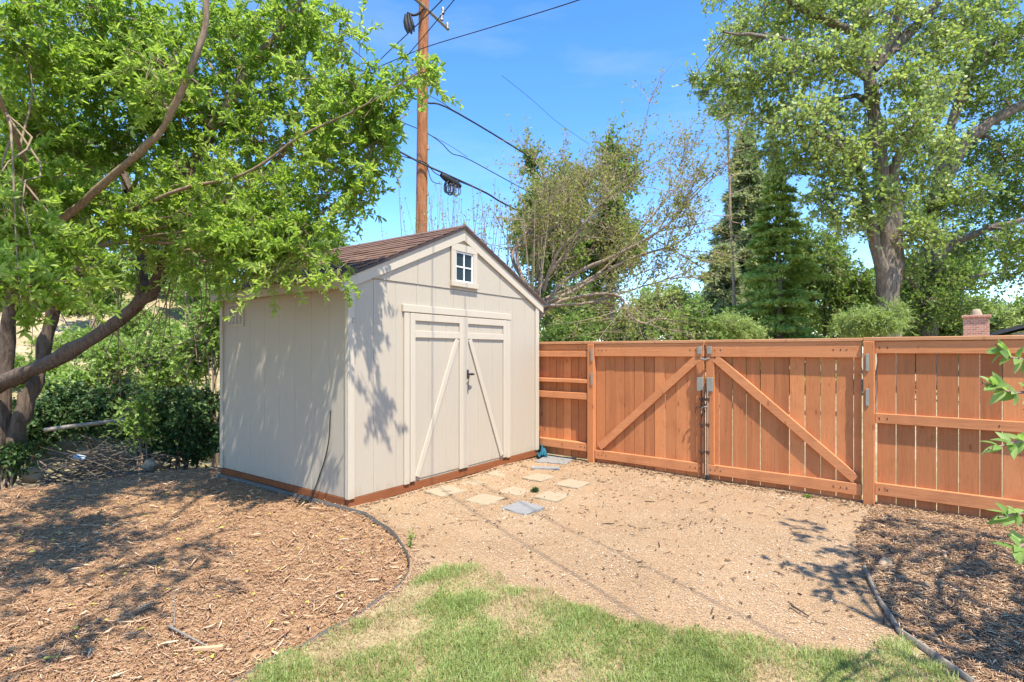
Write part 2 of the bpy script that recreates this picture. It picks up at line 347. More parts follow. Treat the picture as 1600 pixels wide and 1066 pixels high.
def inpoly(poly):
    poly = np.asarray(poly)
    def f(x, y):
        ins = np.zeros(x.shape, bool); j = len(poly)-1
        for i in range(len(poly)):
            xi, yi = poly[i]; xj, yj = poly[j]
            ins ^= ((yi > y) != (yj > y)) & (x < (xj-xi)*(y-yi)/(yj-yi+1e-12)+xi); j = i
        return ins
    return f
far = np.array([14, 17, 21, 27, 36, 50, 75, 120, 200, 350, 700.])
ax = np.concatenate([-far[::-1], np.arange(-13.5, 13.6, .3), far])
sheet('ground', M['earth'], ax, ax+6, terr)

# shed frame: near corner, u along the front, l along the left side
SC = np.array([-1.457, 4.84]); SU = np.array([.588, .809]); SL = np.array([-.809, .588]); SW, SD = 3.05, 2.30
sp = lambda t, l: SC+SU*t+SL*l
EDGE_L = [sp(-.03, SD+.05), sp(-.03, .0)-SU*.0]+[g(*p) for p in ((575,809),(610,831),(632,858),(640,882),(632,906),(605,928),(560,957),(500,992),(440,1027),(370,1068))]+[np.array([-1.35, 1.9]), np.array([-1.75, 1.2]), np.array([-2.0, .3])]
EDGE_L = spline(np.array(EDGE_L), 70)
BED_L = list(EDGE_L)+[(-6.6, .3), (-6.6, 4.75), EA+[-.02, .02], (EA+EB)/2+[-.05, .04], EB+[.05, .03], (-3.3, 6.95)]
MULCH_L = inpoly(BED_L)
EDGE_R = spline(np.array([g(*p) for p in ((1362,795),(1341,838),(1345,872),(1352,893),(1371,932),(1396,971),(1424,1003))]+[(1.95, 2.0), (2.15, 1.3)]), 40)
BED_R = list(EDGE_R)+[(5.5, 1.2), (5.5, 3.2), (3.40, 5.02)]
MULCH_R = inpoly(BED_R)
LAWN = [g(*p) for p in ((655,905),(690,893),(740,882),(775,900),(800,925),(870,936),(910,950),(955,968),(1050,985),(1180,1002),(1240,1024),(1330,1034),(1375,1018),(1400,1000),(1428,1008),(1450,1036))]
LAWN = LAWN+[(1.85, 2.15), (2.1, 1.4), (2.3, .4), (-1.9, .4), (-1.7, 1.25), (-1.28, 1.95), g(395, 1064), g(450,1030), g(510,996), g(570,962), g(620,930)]
LAWNF = inpoly(LAWN)
SHEDF = inpoly([sp(.05, .05), sp(SW-.05, .05), sp(SW-.05, SD), sp(.05, SD)])
YARD = inpoly([(-6.6, .3), (-6.6, 4.75), EA, EB, (-3.3, 6.95), (-2.0, 8.0), (-.2, 8.6), (.1, 7.72), (5.9, 3.07), (5.9, .3)])
gx = np.arange(-6.6, 6, .05); gy = np.arange(.3, 8.7, .05)
gp_o = sheet('gravel_path', M['gravel'], gx, gy, hz, lambda x, y: YARD(x, y) & ~(MULCH_L(x, y) & MULCH_L(x+.055, y) & MULCH_L(x-.055, y) & MULCH_L(x, y-.055) & MULCH_L(x, y+.055)))
ed_ = spline(EDGE_L, 1400)
for v in gp_o.data.vertices:
    if MULCH_L(np.array([v.co.x]), np.array([v.co.y]))[0]:
        dd_ = np.hypot(ed_[:, 0]-v.co.x, ed_[:, 1]-v.co.y); i_ = int(np.argmin(dd_))
        if dd_[i_] < .2: v.co.x, v.co.y = ed_[i_]; v.co.z = float(hz(v.co.x, v.co.y))
        else: v.co.z = -.2
sheet('mulch_bed', M['mulch'], gx, gy, lambda x, y: hz(x, y)-.028, MULCH_L)
fx = np.arange(.9, 6, .04); fy = np.arange(.9, 5.3, .04)
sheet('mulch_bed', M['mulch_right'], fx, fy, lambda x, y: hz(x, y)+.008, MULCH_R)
lx = np.arange(-2.2, 2.6, .03); ly = np.arange(.4, 3.8, .03)
sheet('lawn', M['lawnsoil'], lx, ly, lambda x, y: hz(x, y)+.006, LAWNF)

def scatter(q, n, box, test, extra=None):
    x = q.uniform(box[0], box[1], n); y = q.uniform(box[2], box[3], n); k = test(x, y)
    x, y = x[k], y[k]; return x, y
def noise2(x, y, s, seed=0):
    q = R(seed); o = 0
    for i in range(5):
        a = q.uniform(0, 6.28); k = s*(1.0+.55*i); o = o+np.sin((x*math.cos(a)+y*math.sin(a))*k+q.uniform(0, 6))*(.9**i)
    return o/3.2
def chips(name, mat, x, y, zf, q, Lr, Wr, label, cat, dark=None):
    n = len(x); th = q.uniform(0, math.pi*2, n); L = q.uniform(*Lr, n)*q.choice([.5, 1, 1, 1.8], n, p=[.35, .35, .2, .1]); W = q.uniform(*Wr, n)
    d = np.stack([np.cos(th), np.sin(th), q.normal(0, .16, n)], -1); d = nrm(d)
    s = nrm(np.cross(d, np.array([0, 0, 1.]))+np.stack([0*th, 0*th, q.normal(0, .35, n)], -1)); u = np.cross(s, d)
    P = np.stack([x, y, zf(x, y)+q.uniform(.002, .018, n)], -1)[:, None]
    a = (d*L[:, None]*.5)[:, None]; sw = (s*W[:, None]*.5)[:, None]; t = (u*W[:, None]*.28)[:, None]; bend = np.array([0, 0, 1])*(L*q.normal(0, .05, n))[:, None, None]
    tp = q.uniform(.25, 1, n)[:, None, None]
    V = np.concatenate([P-a+sw*tp, P-a-sw*tp, P-a*.9+t*tp, P+sw+bend, P-sw+bend, P+t+bend, P+a+sw*.5*tp, P+a-sw*.5*tp, P+a*.9+t*.6], 1)
    b = np.arange(n)[:, None]*9
    Fq = np.concatenate([b+np.array(f) for f in ([0,3,5,2],[2,5,4,1],[3,6,8,5],[5,8,7,4],[1,4,3,0],[4,7,6,3])])
    r = np.clip(q.beta(2, 2.2, n), 0, 1)
    nm = NM(); nm.add(V, Fq, np.repeat(r, 9)); nm.add(V[:, [6,7,8]].reshape(-1,3), np.arange(n*3).reshape(n, 3), np.repeat(r, 3))
    return tag(nm.build(name, mat), label, cat, None, 'stuff')
q = R(11)
x, y = scatter(q, 300000, (-6.6, 0, 1.0, 7), MULCH_L)
k = (q.random(len(x)) < np.clip(1.6-.22*y, .35, 1)*np.clip(.9+.35*noise2(x, y, 3.5, 31)+.3*noise2(x, y, 11, 32), .4, 1)); x, y = x[k], y[k]
ii_ = q.integers(1, 68, 900); of_ = np.abs(q.normal(0, .05, 900)); dd_ = np.gradient(np.asarray(EDGE_L), axis=0); dd_ = dd_/np.linalg.norm(dd_, axis=1)[:, None]
xs_ = EDGE_L[ii_, 0]-dd_[ii_, 1]*of_+q.normal(0, .02, 900); ys_ = EDGE_L[ii_, 1]+dd_[ii_, 0]*of_+q.normal(0, .02, 900); kk_ = ~MULCH_L(xs_, ys_) & ~SHEDF(xs_, ys_)
x = np.concatenate([x, xs_[kk_]]); y = np.concatenate([y, ys_[kk_]])
chips('wood_chips', M['chip'], x, y, lambda x, y: hz(x, y)-.028*MULCH_L(x, y), q, (.012, .044), (.0022, .0075), 'reddish tan shredded wood mulch covering the left bed beside the shed', 'mulch')
x, y = scatter(q, 6000, (-6.6, 0, 1.0, 7), MULCH_L)
chips('wood_chips', M['chip'], x, y, lambda x, y: hz(x, y)-.022, q, (.05, .10), (.008, .02), 'larger pale wood chunks mixed through the left mulch bed', 'mulch')
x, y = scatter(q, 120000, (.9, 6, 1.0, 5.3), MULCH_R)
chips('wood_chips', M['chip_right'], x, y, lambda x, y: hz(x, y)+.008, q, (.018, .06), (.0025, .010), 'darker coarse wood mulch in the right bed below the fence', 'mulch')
# gravel pebbles
x, y = scatter(q, 400000, (-2.6, 4.2, 1.2, 8), lambda x, y: YARD(x, y) & ~MULCH_L(x, y) & ~SHEDF(x, y) & ~(MULCH_R(x, y) & (q.random(len(x)) > .05)) & ~(LAWNF(x, y) & (q.random(len(x)) > .12)))
k = (q.random(len(x)) < np.clip(1.5-.16*y, .3, 1)*np.clip(.75+.5*noise2(x, y, 2.6, 21)+.35*noise2(x, y, 8, 22), .15, 1)); x, y = x[k], y[k]
n = len(x); Rs = (q.uniform(.0014, .0034, n)*q.choice([1, 1.6, 2.2], n, p=[.8, .16, .04])*np.clip(.75+.09*y, .9, 1.3))[:, None, None]
oc = np.array([[1,0,0],[0,1,0],[-1,0,0],[0,-1,0],[0,0,.75],[0,0,-.6]])[None]*q.uniform(.6, 1.4, (n, 6, 1))
th = q.uniform(0, 6.28, n); c_, s__ = np.cos(th)[:, None], np.sin(th)[:, None]
ro = np.stack([oc[..., 0]*c_-oc[..., 1]*s__, oc[..., 0]*s__+oc[..., 1]*c_, oc[..., 2]], -1)
V = ro*Rs+np.stack([x, y, hz(x, y)+.002+q.random(n)*.003], -1)[:, None]
b = np.arange(n)[:, None]*6
nm = NM(); nm.add(V, np.concatenate([b+np.array(f) for f in ([0,1,4],[1,2,4],[2,3,4],[3,0,4])]), np.repeat(np.clip(q.normal(.5, .22, n)+.16*noise2(x, y, 1.7, 41)+.12*noise2(x, y, 6, 42), 0, 1), 6))
tag(nm.build('gravel_stones', M['stone']), 'loose tan pea gravel spread between the shed and the gates', 'gravel', None, 'stuff')
# twig litter on gravel
x, y = scatter(q, 1500, (-1.5, 3.6, 2.2, 7.4), lambda x, y: YARD(x, y) & ~MULCH_L(x, y) & ~SHEDF(x, y) & ~LAWNF(x, y))
fs_ = q.uniform(-.8, 3.0, 700); fo_ = np.abs(q.normal(0, .12, 700))+.05
x = np.concatenate([x, 1.017+.78*fs_-.626*fo_, sp(0, 0)[0]+SU[0]*q.uniform(0, 3, 160)+.03+.06*q.random(160)]); y = np.concatenate([y, 6.89-.626*fs_-.78*fo_, np.zeros(160)]); tt_ = (x[-160:]-sp(0, 0)[0]-.05)/SU[0]; y[-160:] = SC[1]+SU[1]*tt_-.06
n = len(x); th = q.uniform(0, 6.28, n); L = q.choice([.012, .025, .05, .10], n, p=[.45, .3, .18, .07])*q.uniform(.7, 1.3, n)
dd = np.stack([np.cos(th), np.sin(th), q.normal(0, .1, n)], -1)*L[:, None]; p0 = np.stack([x, y, hz(x, y)+.009], -1)
P = np.stack([p0-dd/2, p0+q.normal(size=(n, 3))*L[:, None]*.08, p0+dd/2], 1); P[..., 2] = np.maximum(P[..., 2], (hz(x, y)+.006)[:, None])
nm = NM(); tubes(nm, P, np.broadcast_to(np.array([.0025, .003, .0015]), P.shape[:2])*q.uniform(.6, 1.5, (n, 1)), 4, q.random(n))
tag(nm.build('twig_litter', M['debris']), 'small dark twigs and bark bits strewn over the gravel', 'litter', None, 'stuff')
# yellow leaves on the mulch
x, y = scatter(q, 230, (-6, -.8, 2.2, 6.8), MULCH_L)
n = len(x); nm = NM(); th = q.uniform(0, 6.28, n)
leaves(nm, np.stack([x, y, hz(x, y)-.008], -1), np.stack([np.cos(th), np.sin(th), .08+0*x], -1), .036, .016, q, 2.2)
tag(nm.build('fallen_leaves', M['yleaf']), 'yellowed fallen leaves dotted over the left mulch bed', 'leaves', None, 'stuff')
# lawn grass
def blades(q, x, y, Hm, name, mat, label, cat='grass', w0=.0014, flat=.85):
    n = len(x); th = q.uniform(0, 6.28, n); ln = q.uniform(.3, 1.2, n)*flat; H = Hm*q.uniform(.5, 1.35, n)*np.clip(1+.45*noise2(x, y, 7, 51)+.3*noise2(x, y, 19, 52), .4, 2)
    o = np.stack([np.cos(th), np.sin(th), 0*th], -1); s = np.stack([-np.sin(th), np.cos(th), 0*th], -1)*(w0*q.uniform(.6, 1.4, n))[:, None]
    p = np.stack([x, y, hz(x, y)+.004], -1); m = p+o*(ln*H*.4)[:, None]; m[:, 2] += H*.62; t = p+o*(ln*H*1.15)[:, None]; t[:, 2] += H*(1-.35*ln)
    V = np.stack([p-s, p+s, m+s*.8, m-s*.8, t], 1); b = np.arange(n)[:, None]*5
    r = np.clip(.5+.22*noise2(x, y, 5, 3)+q.normal(0, .2, n), 0, 1)
    nm = NM(); nm.add(V, b+np.array([0, 1, 2, 3]), np.repeat(r, 5)); nm.f.append((b+np.array([3, 2, 4])).astype(np.int64))
    return tag(nm.build(name, mat), label, cat, None, 'stuff')
x, y = scatter(q, 430000, (-2.2, 2.6, 1.0, 3.8), lambda x, y: LAWNF(x+.05*noise2(x, y, 11, 1)+q.normal(0, .025, len(x)), y+.06*noise2(x, y, 9, 2)+q.normal(0, .025, len(x))) & ~MULCH_L(x, y))
den = .43+.75*noise2(x, y, 4.2, 5)+.45*noise2(x, y, 12, 8)+.25*sstep(-.4, 1.2, x)
k = q.random(len(x)) < np.clip(den, .03, 1); blades(q, x[k], y[k], .036, 'lawn_grass', M['grass'], 'patchy green lawn grass in the foreground')
k2 = q.random(len(x)) < np.clip(.85-den, .12, .75)*.6; blades(q, x[k2], y[k2], .022, 'dry_grass', M['straw'], 'straw coloured dry grass between green lawn tufts', 'dry grass', .0013, 1.4)

# edging strips
def edging(name, path, z0, z1, th, label):
    p = np.asarray(path); d = np.gradient(p, axis=0); d = d/np.linalg.norm(d, axis=1)[:, None]; nn = np.stack([-d[:, 1], d[:, 0]], -1)
    a, b_ = p+nn*th/2, p-nn*th/2; n = len(p); hh = hz(p[:, 0], p[:, 1]); jit = .006*np.sin(np.arange(n)*.9)
    V = np.stack([np.c_[a, hh+z0], np.c_[a, hh+z1+jit], np.c_[b_, hh+z1+jit], np.c_[b_, hh+z0]], 1).reshape(-1, 3); i = np.arange(n-1)[:, None]*4
    nm = NM(); nm.add(V, np.concatenate([i+np.array([k, (k+1) % 4, (k+1) % 4+4, k+4]) for k in range(4)]))
    nm.f.append(np.array([[0, 1, 2, 3], [n*4-1, n*4-2, n*4-3, n*4-4]]))
    o = nm.build(name, M['edge']); return tag(o, label, 'garden edging')
edging('garden_edging', EDGE_L, -.08, .014, .006, 'grey metal edging curving round the left mulch bed from the shed')
edging('garden_edging', EDGE_R[14:], -.05, .028, .014, 'short brown grey edging strip between gravel and right mulch bed').data.materials[0] = M['stick']

# ------------------------------------------------------------------ shed
shed = empty('garden_shed', (SC[0], SC[1], 0), math.atan2(SU[1], SU[0]), 'beige wooden garden shed with double doors and brown shingle roof', 'shed')
# local axes: x along the front, y into the shed, front faces -y
Z0, ZW, PX, RZ, SLP = .085, 2.09, SW/2, 2.80, .447
zr = lambda x: RZ-SLP*abs(x-PX)
b = BX()
for (x0, x1, y0, y1) in ((-.004, SW+.004, -.004, .045), (-.004, SW+.004, SD-.045, SD+.004)): b.box(x0, x1, y0, y1, .0, Z0-.004, None, .004)
b.box(-.004, .045, .0455, SD-.0455, .0, Z0-.004, None, .004); b.box(SW-.045, SW+.004, .0455, SD-.0455, 0, Z0-.004, None, .004)
b.build('skid', M['skid'], shed)
# walls with vertical grooves
def wallstrip(b, length, place, z1f, pitch=.2765, gap=.0022):
    x = 0.0
    while x < length-1e-3:
        e = min(x+pitch, length); place(b, x+(gap/2 if x > 0 else 0), e-(gap/2 if e < length else 0)); x = e
bf = BX(); bf.box(.012, SW-.012, .010, .03, Z0, ZW)
wallstrip(bf, SW, lambda b, a, c: b.box(a, c, 0, .0098, Z0, ZW-.004, None, .002), None)
bf.build('front_wall', M['siding'], shed)
bl = BX(); bl.box(.010, .03, .0305, SD-.0305, Z0, ZW+.02)
wallstrip(bl, SD-.011, lambda b, a, c: b.box(0, .0098, a+.011, c+.011, Z0, ZW+.02, None, .002), None)
bl.build('side_wall', M['siding'], shed)
br = BX(); br.box(SW-.02, SW-.001, .0305, SD-.0305, Z0, ZW+.02).build('side_wall', M['siding'], shed)
bk = BX(); bk.box(.012, SW-.012, SD-.03, SD-.001, Z0, ZW+.02).build('back_wall', M['siding'], shed)
# gable, front (slightly proud so that it overlaps the wall like lap siding) and back
gb = BX()
for (x0, x1) in ((.0, .835), (.841, 1.321), (1.762, 2.21), (2.216, SW)):
    poly = [(x0, ZW), (x1, ZW)]+([(x1, zr(x1)-.04), (x0, zr(x0)-.04)])
    gb.prism(poly, -.009, .02)
gb.prism([(1.321, 2.58), (1.762, 2.58), (1.762, zr(1.762)-.04), (PX, RZ-.04), (1.321, zr(1.321)-.04)], -.009, .02)
gb.prism([(1.321, ZW), (1.762, ZW), (1.762, 2.135), (1.321, 2.135)], -.009, .02)
gb.build('gable', M['siding'], shed)
BX().prism([(0.0, ZW+.02), (SW, ZW+.02), (SW, zr(SW)-.04), (PX, RZ-.04), (0, zr(0)-.04)], SD-.02, SD-.001).build('gable', M['siding'], shed)
# corner trims
b = BX(); b.box(-.022, .048, -.022, -.0005, Z0-.002, ZW-.005, None, .003); b.build('corner_trim', M['trim'], shed)
b = BX(); b.box(-.022, -.0005, -.0005, .03, Z0-.002, ZW+.0, None, .003); b.build('corner_trim', M['trim'], shed)
b = BX(); b.box(SW-.055, SW+.022, -.022, -.0005, Z0-.002, ZW-.005, None, .003); b.build('corner_trim', M['trim'], shed)
b = BX(); b.box(-.022, -.0005, SD-.055, SD, Z0-.002, ZW+.0, None, .003); b.build('corner_trim', M['trim'], shed)
# roof: deck slabs + shingle courses
OV, FR = .11, .05
roof = BX()
for sgn in (-1, 1):
    xe = PX+sgn*(SW/2+OV)
    pts = [(PX, RZ-.03), (xe, zr(xe)-.03), (xe, zr(xe)-.006), (PX, RZ-.006)]
    roof.prism(pts, -FR+.004, SD+FR)
ro = roof.build('roof', M['trim'], shed)
k = NT('brown_shingle'); isl = k.island(); n1 = k.noise(k.coord(), 140, 3, .7); n2 = k.noise(k.coord(), 3, 4)
c = k.mix(isl, (.10, .055, .042), (.20, .12, .092)); c = k.mix(.4, c, k.mix(n1, (.05, .03, .025), (.34, .22, .17))); c = k.mix(k.math('MULTIPLY', n2, .35), c, (.25, .16, .12))
k.bump(n1, .6, .006); M['shingle'] = k.col(c, .95, .15)
sh = BX(); q = R(5); SLl = math.hypot(1, SLP)*(SW/2+OV)
for sgn in (-1, 1):
    for i in range(14):
        a = i*.135; e = min(a+.15, SLl+.02); y0 = -FR-.006-q.uniform(0, .1 if i % 2 else .0); 
        ys = [-FR-.006]
        yy = -FR-.006+q.uniform(.1, .34)
        while yy < SD+FR-.05: ys.append(yy); yy += q.uniform(.16, .36)
        ys.append(SD+FR+.006)
        for y0, y1 in zip(ys[:-1], ys[1:]):
            # distance a..e down the slope, lifting a little at the lower edge
            mt = Matrix.Translation((PX, 0, RZ)) @ Matrix.Rotation(math.atan(SLP)*1.0, 4, 'Y')
            t0 = .001+q.uniform(0, .002)
            bm_ = Matrix.Rotation(-.055, 4, 'Y')
            m4 = (Matrix.Scale(-1, 4, (1, 0, 0)) if sgn < 0 else Matrix.Identity(4)); m4 = Matrix.Translation((PX, 0, 0)) @ m4 @ Matrix.Translation((0, 0, RZ)) @ Matrix.Rotation(math.atan(SLP), 4, 'Y') @ Matrix.Translation((a, 0, 0)) @ bm_
            sh.box(0, e-a, y0+.001, y1-.001, t0-.003, t0+.007+q.uniform(0, .004), m4)
sh.box(PX-.1, PX, -FR-.008, SD+FR, RZ-.012, RZ+.006, Matrix.Translation((PX, 0, RZ)) @ Matrix.Rotation(-math.atan(SLP), 4, 'Y') @ Matrix.Translation((-PX, 0, -RZ+.012)))
sh.box(PX, PX+.1, -FR-.008, SD+FR, RZ-.012, RZ+.006, Matrix.Translation((PX, 0, RZ)) @ Matrix.Rotation(math.atan(SLP), 4, 'Y') @ Matrix.Translation((-PX, 0, -RZ+.012)))
so_ = sh.build('shingles', M['shingle'], ro)
# drip edge dark line and rake boards
de = BX(); rk = BX()
for sgn in (-1, 1):
    xe = PX+sgn*(SW/2+OV+.008); wd = .12
    de.prism([(PX, RZ-.034), (xe, zr(xe)-.034), (xe, zr(xe)-.004), (PX, RZ-.004)], -FR-.004, -FR+.003)
    rk.prism([(PX, RZ-.036-wd), (PX, RZ-.036), (xe-sgn*.01, zr(xe)-.036), (xe-sgn*.01, zr(xe)-.036-wd*.82)], -.035, -.0095)
BX_d = de.build('drip_edge', m_plain('dark_brown_drip_edge', (.05, .03, .025), .5), ro); rk.build('rake_board', M['trim'], shed)
b = BX(); ze = zr(-OV); b.box(-OV+.004, -OV+.024, -.034, SD+FR-.004, ze-.105, ze-.034, None, .002); b.box(-OV+.026, -.024, -.034, SD+FR-.004, ze-.100, ze-.09)
b.build('eave_board', M['trim'], shed)
b = BX(); ze = zr(-OV); b.box(SW+OV-.024, SW+OV-.004, -.034, SD+FR-.004, ze-.105, ze-.034, None, .002); b.box(SW+.024, SW+OV-.026, -.034, SD+FR-.004, ze-.1, ze-.09)
b.build('eave_board', M['trim'], shed)
# door frame
b = BX(); b.box(.645, .715, -.024, -.0005, Z0, 1.795, None, .003); b.box(2.345, 2.412, -.024, -.0005, Z0, 1.795, None, .003); b.box(.625, 2.432, -.03, -.0005, 1.797, 1.872, None, .004)
b.build('door_casing', M['trim'], shed)
nailb = BX()
for lo, hi, hinge, sgn in ((.722, 1.529, 0, 1), (1.535, 2.338, 1, -1)):
    d = BX(); wpan = (hi-lo)
    xs = np.linspace(lo, hi, 4)
    for a, c in zip(xs[:-1], xs[1:]): d.box(a+.003, c-.003, -.008, -.0008, .11, 1.785, None, .002)
    d.box(lo+.004, hi-.004, -.0045, -.0006, .11, 1.785)
    dob = d.build('door', M['siding'], shed)
    t = BX(); sw_ = .068
    t.box(lo, lo+sw_, -.027, -.0085, .10, 1.79, None, .003); t.box(hi-sw_, hi, -.027, -.0085, .10, 1.79, None, .003)
    t.box(lo+sw_+.001, hi-sw_-.001, -.0265, -.0085, 1.715, 1.789, None, .003); t.box(lo+sw_+.001, hi-sw_-.001, -.0265, -.0085, 1.545, 1.615, None, .003)
    t.build('door_trim', M['trim'], dob)
    br_ = BX(); xa, xb = (lo+sw_+.028, hi-sw_-.035) if sgn > 0 else (hi-sw_-.028, lo+sw_+.035)
    br_.beam((xa, .135), (xb, 1.54), .062, -.026, -.0085); br_.build('brace', M['trim'], dob)
    if hinge:
        h = BX(); h.box(1.575, 1.605, -.034, -.0275, 1.10, 1.20, None, .004)
        hob = h.build('handle', M['black'], dob)
        nm = NM(); tubes(nm, spline([(1.59, -.034, 1.15), (1.59, -.075, 1.15), (1.59, -.08, 1.15)], 5)[None], np.full((1, 5), .011), 10)
        tubes(nm, spline([(1.545, -.08, 1.152), (1.59, -.082, 1.15), (1.65, -.08, 1.148)], 6)[None], np.array([[.004, .012, .013, .013, .012, .004]]), 8); 
        nm.build('lever', M['black'], hob, True)
        tube_obj('string', [(1.585, -.06, 1.14), (1.583, -.045, 1.05), (1.588, -.034, .93)], .004, M['black'], dob, 8, 5)
# gable window
wr = BX(); wr.box(1.325, 1.758, -.034, -.0095, 2.512, 2.592, None, .003); wr.box(1.315, 1.768, -.045, -.0095, 2.120, 2.178, None, .003)
wr.box(1.325, 1.395, -.034, -.0095, 2.1785, 2.5115, None, .003); wr.box(1.688, 1.758, -.034, -.0095, 2.1785, 2.5115, None, .003)
wo = wr.build('window', M['trim'], shed)
BX().box(1.396, 1.687, -.0085, -.002, 2.179, 2.511).build('pane', M['glass'], wo)
wg = BX(); wg.box(1.396, 1.687, -.018, -.009, 2.337, 2.353); wg.box(1.534, 1.549, -.0185, -.0088, 2.179, 2.511); wg.box(1.3965, 1.412, -.02, -.0088, 2.18, 2.5105); wg.box(1.671, 1.6865, -.02, -.0088, 2.18, 2.5105); wg.box(1.4125, 1.6705, -.02, -.0088, 2.494, 2.5105); wg.box(1.4125, 1.6705, -.02, -.0088, 2.18, 2.195)
wg.build('window_grid', M['grid_white'], wo)
# side vent
v = BX(); yv0, yv1, zv0, zv1 = 1.80, 2.12, 1.68, 1.93
v.box(-.014, -.0005, yv0, yv1, zv0, zv0+.025); v.box(-.014, -.0005, yv0, yv1, zv1-.025, zv1)
for k in range(5): yy = yv0+(yv1-yv0-.02)*k/4; v.box(-.0135, -.0006, yy, yy+.02, zv0+.026, zv1-.026)
vo = v.build('vent', M['trim'], shed)
s = BX()
for k in range(4):
    for j in range(9):
        y0 = yv0+(yv1-yv0-.02)*k/4+.021; z = zv0+.03+j*.021
        s.box(-.009, -.003, y0, y0+.057, z, z+.012, None)
s.build('louver', m_paint('vent_grey', (.42, .38, .33)), vo)
# small flood lamp under the near eave corner
fl = BX(); fl.box(-.075, -.026, -.02, .03, 1.93, 2.0, None, .008); fl.build('lamp', M['trim'], shed)
fl = BX(); fl.box(.02, .05, -.032, -.0225, 1.66, 1.70, None, .003); fl.build('hook', M['galv'], shed)
# green cord hanging on the side
lp = lambda l, z, o=.012: np.array([*(sp(-o, l)), z])
tag(tube_obj('cord', [lp(.25, .86), lp(.27, .62), lp(.33, .42), lp(.43, .22), lp(.50, .09, .015), lp(.48, .03, .06)], .005, M['cordgreen'], None, 24, 6), 'thin dark green cord hanging down the shed side wall', 'cord')
hn = BX(); hn.box(SW+.0, SW+.05, -.02, .05, .1, .34, None, .01); hn.build('downspout_box', M['black'], shed)

# blue cloth at the far right skid corner
q = R(3); nm = NM()
bc = sp(SW+.02, -.08); gxs = np.linspace(-.5, .5, 14); GX, GY = np.meshgrid(gxs, gxs, indexing='ij')
zz = .02+.12*np.exp(-((GX-.15)**2*22+(GY)**2*10))+.025*np.sin(GX*19+GY*7)+.02*np.sin(GY*23-GX*5); zz = np.maximum(zz, .012)
Vc = np.stack([bc[0]-.02+GX*.13*(1+.3*np.sin(GY*7)), bc[1]+GY*.2+.05*np.sin(GX*9), zz], -1).reshape(-1, 3); i = np.arange(196).reshape(14, 14)
nm.add(Vc, np.stack([i[:-1, :-1], i[1:, :-1], i[1:, 1:], i[:-1, 1:]], -1).reshape(-1, 4))
o = nm.build('tarp', M['blue'], None, True); md = o.modifiers.new('thick', 'SOLIDIFY'); md.thickness = .006
tag(o, 'crumpled blue tarp scrap at the far front corner of the shed', 'tarp')

# ------------------------------------------------------------------ fence and gates (local x along the fence, -y towards camera)
FD = np.array([.78, -.626]); FO = np.array([1.017, 6.89]); frz = math.atan2(FD[1], FD[0])
def fthing(name, s, label, cat): p = FO+FD*s; return empty(name, (p[0], p[1], 0), frz, label, cat)
def boards(L, pitch, z0, z1, q, gap=.006, y0=0.0, x0=0.0, gapr=(.003, .012)):
    b = BX(); x = x0
    while x < L-.02:
        w_ = min(pitch*q.uniform(.96, 1.04), L-x); gp = q.uniform(*gapr); j = q.uniform(-.002, .002)
        b.box(x, x+w_-gp, y0+j, y0+.018+j, z0+q.uniform(-.012, .012), z1, None, .002); x += w_
    return b
ZT = 1.535
q = R(21)
# right panel
fr = fthing('fence_panel', 2.955, 'orange stained board fence panel with middle rail, right of the gates', 'fence')
boards(4.6, .142, -.02, 1.50, q, y0=.02, x0=.06, gapr=(.003, .008)).build('boards', M['fence_v'], fr)
for z0, z1, nm_ in ((1.385, 1.497, 'top_rail'), (.745, .835, 'middle_rail'), (.085, .195, 'bottom_rail')):
    BX().box(.045, 4.6, -.021, .017, z0, z1, None, .004).build(nm_, M['fence_h'], fr)
BX().box(-.045, 4.6, -.036, .055, 1.5005, ZT, None, .004).build('cap_rail', M['cap'], fr)
BX().box(-.045, .043, -.045, .045, -.1, 1.499, None, .005).build('post', M['fence_v'], fr)
BX().box(2.2, 2.288, .04, .12, -.1, 1.499, None, .005).build('post', M['fence_v'], fr)
# left panel beside the shed
fl_ = fthing('fence_panel', 0, 'short stained fence panel with extra rails squeezed beside the shed corner', 'fence')
boards(-.03, .118, .02, 1.50, q, y0=.052, x0=-2.0, gapr=(.003, .008)).build('boards', M['fence_v'], fl_)
for z0, z1, yd, nm_ in ((1.425, 1.497, -.01, 'top_rail'), (1.335, 1.415, -.03, 'rail'), (1.0, 1.05, -.045, 'rail'), (.79, .875, -.035, 'middle_rail'), (.13, .235, -.03, 'bottom_rail')):
    BX().box(-2.0, -.048, yd, .049, z0, z1, None, .004).build(nm_, M['fence_h'], fl_)
BX().box(-2.0, .045, -.036, .06, 1.5005, ZT, None, .004).build('cap_rail', M['cap'], fl_)
BX().box(-.045, .045, -.045, .045, -.1, 1.499, None, .005).build('post', M['fence_v'], fl_)
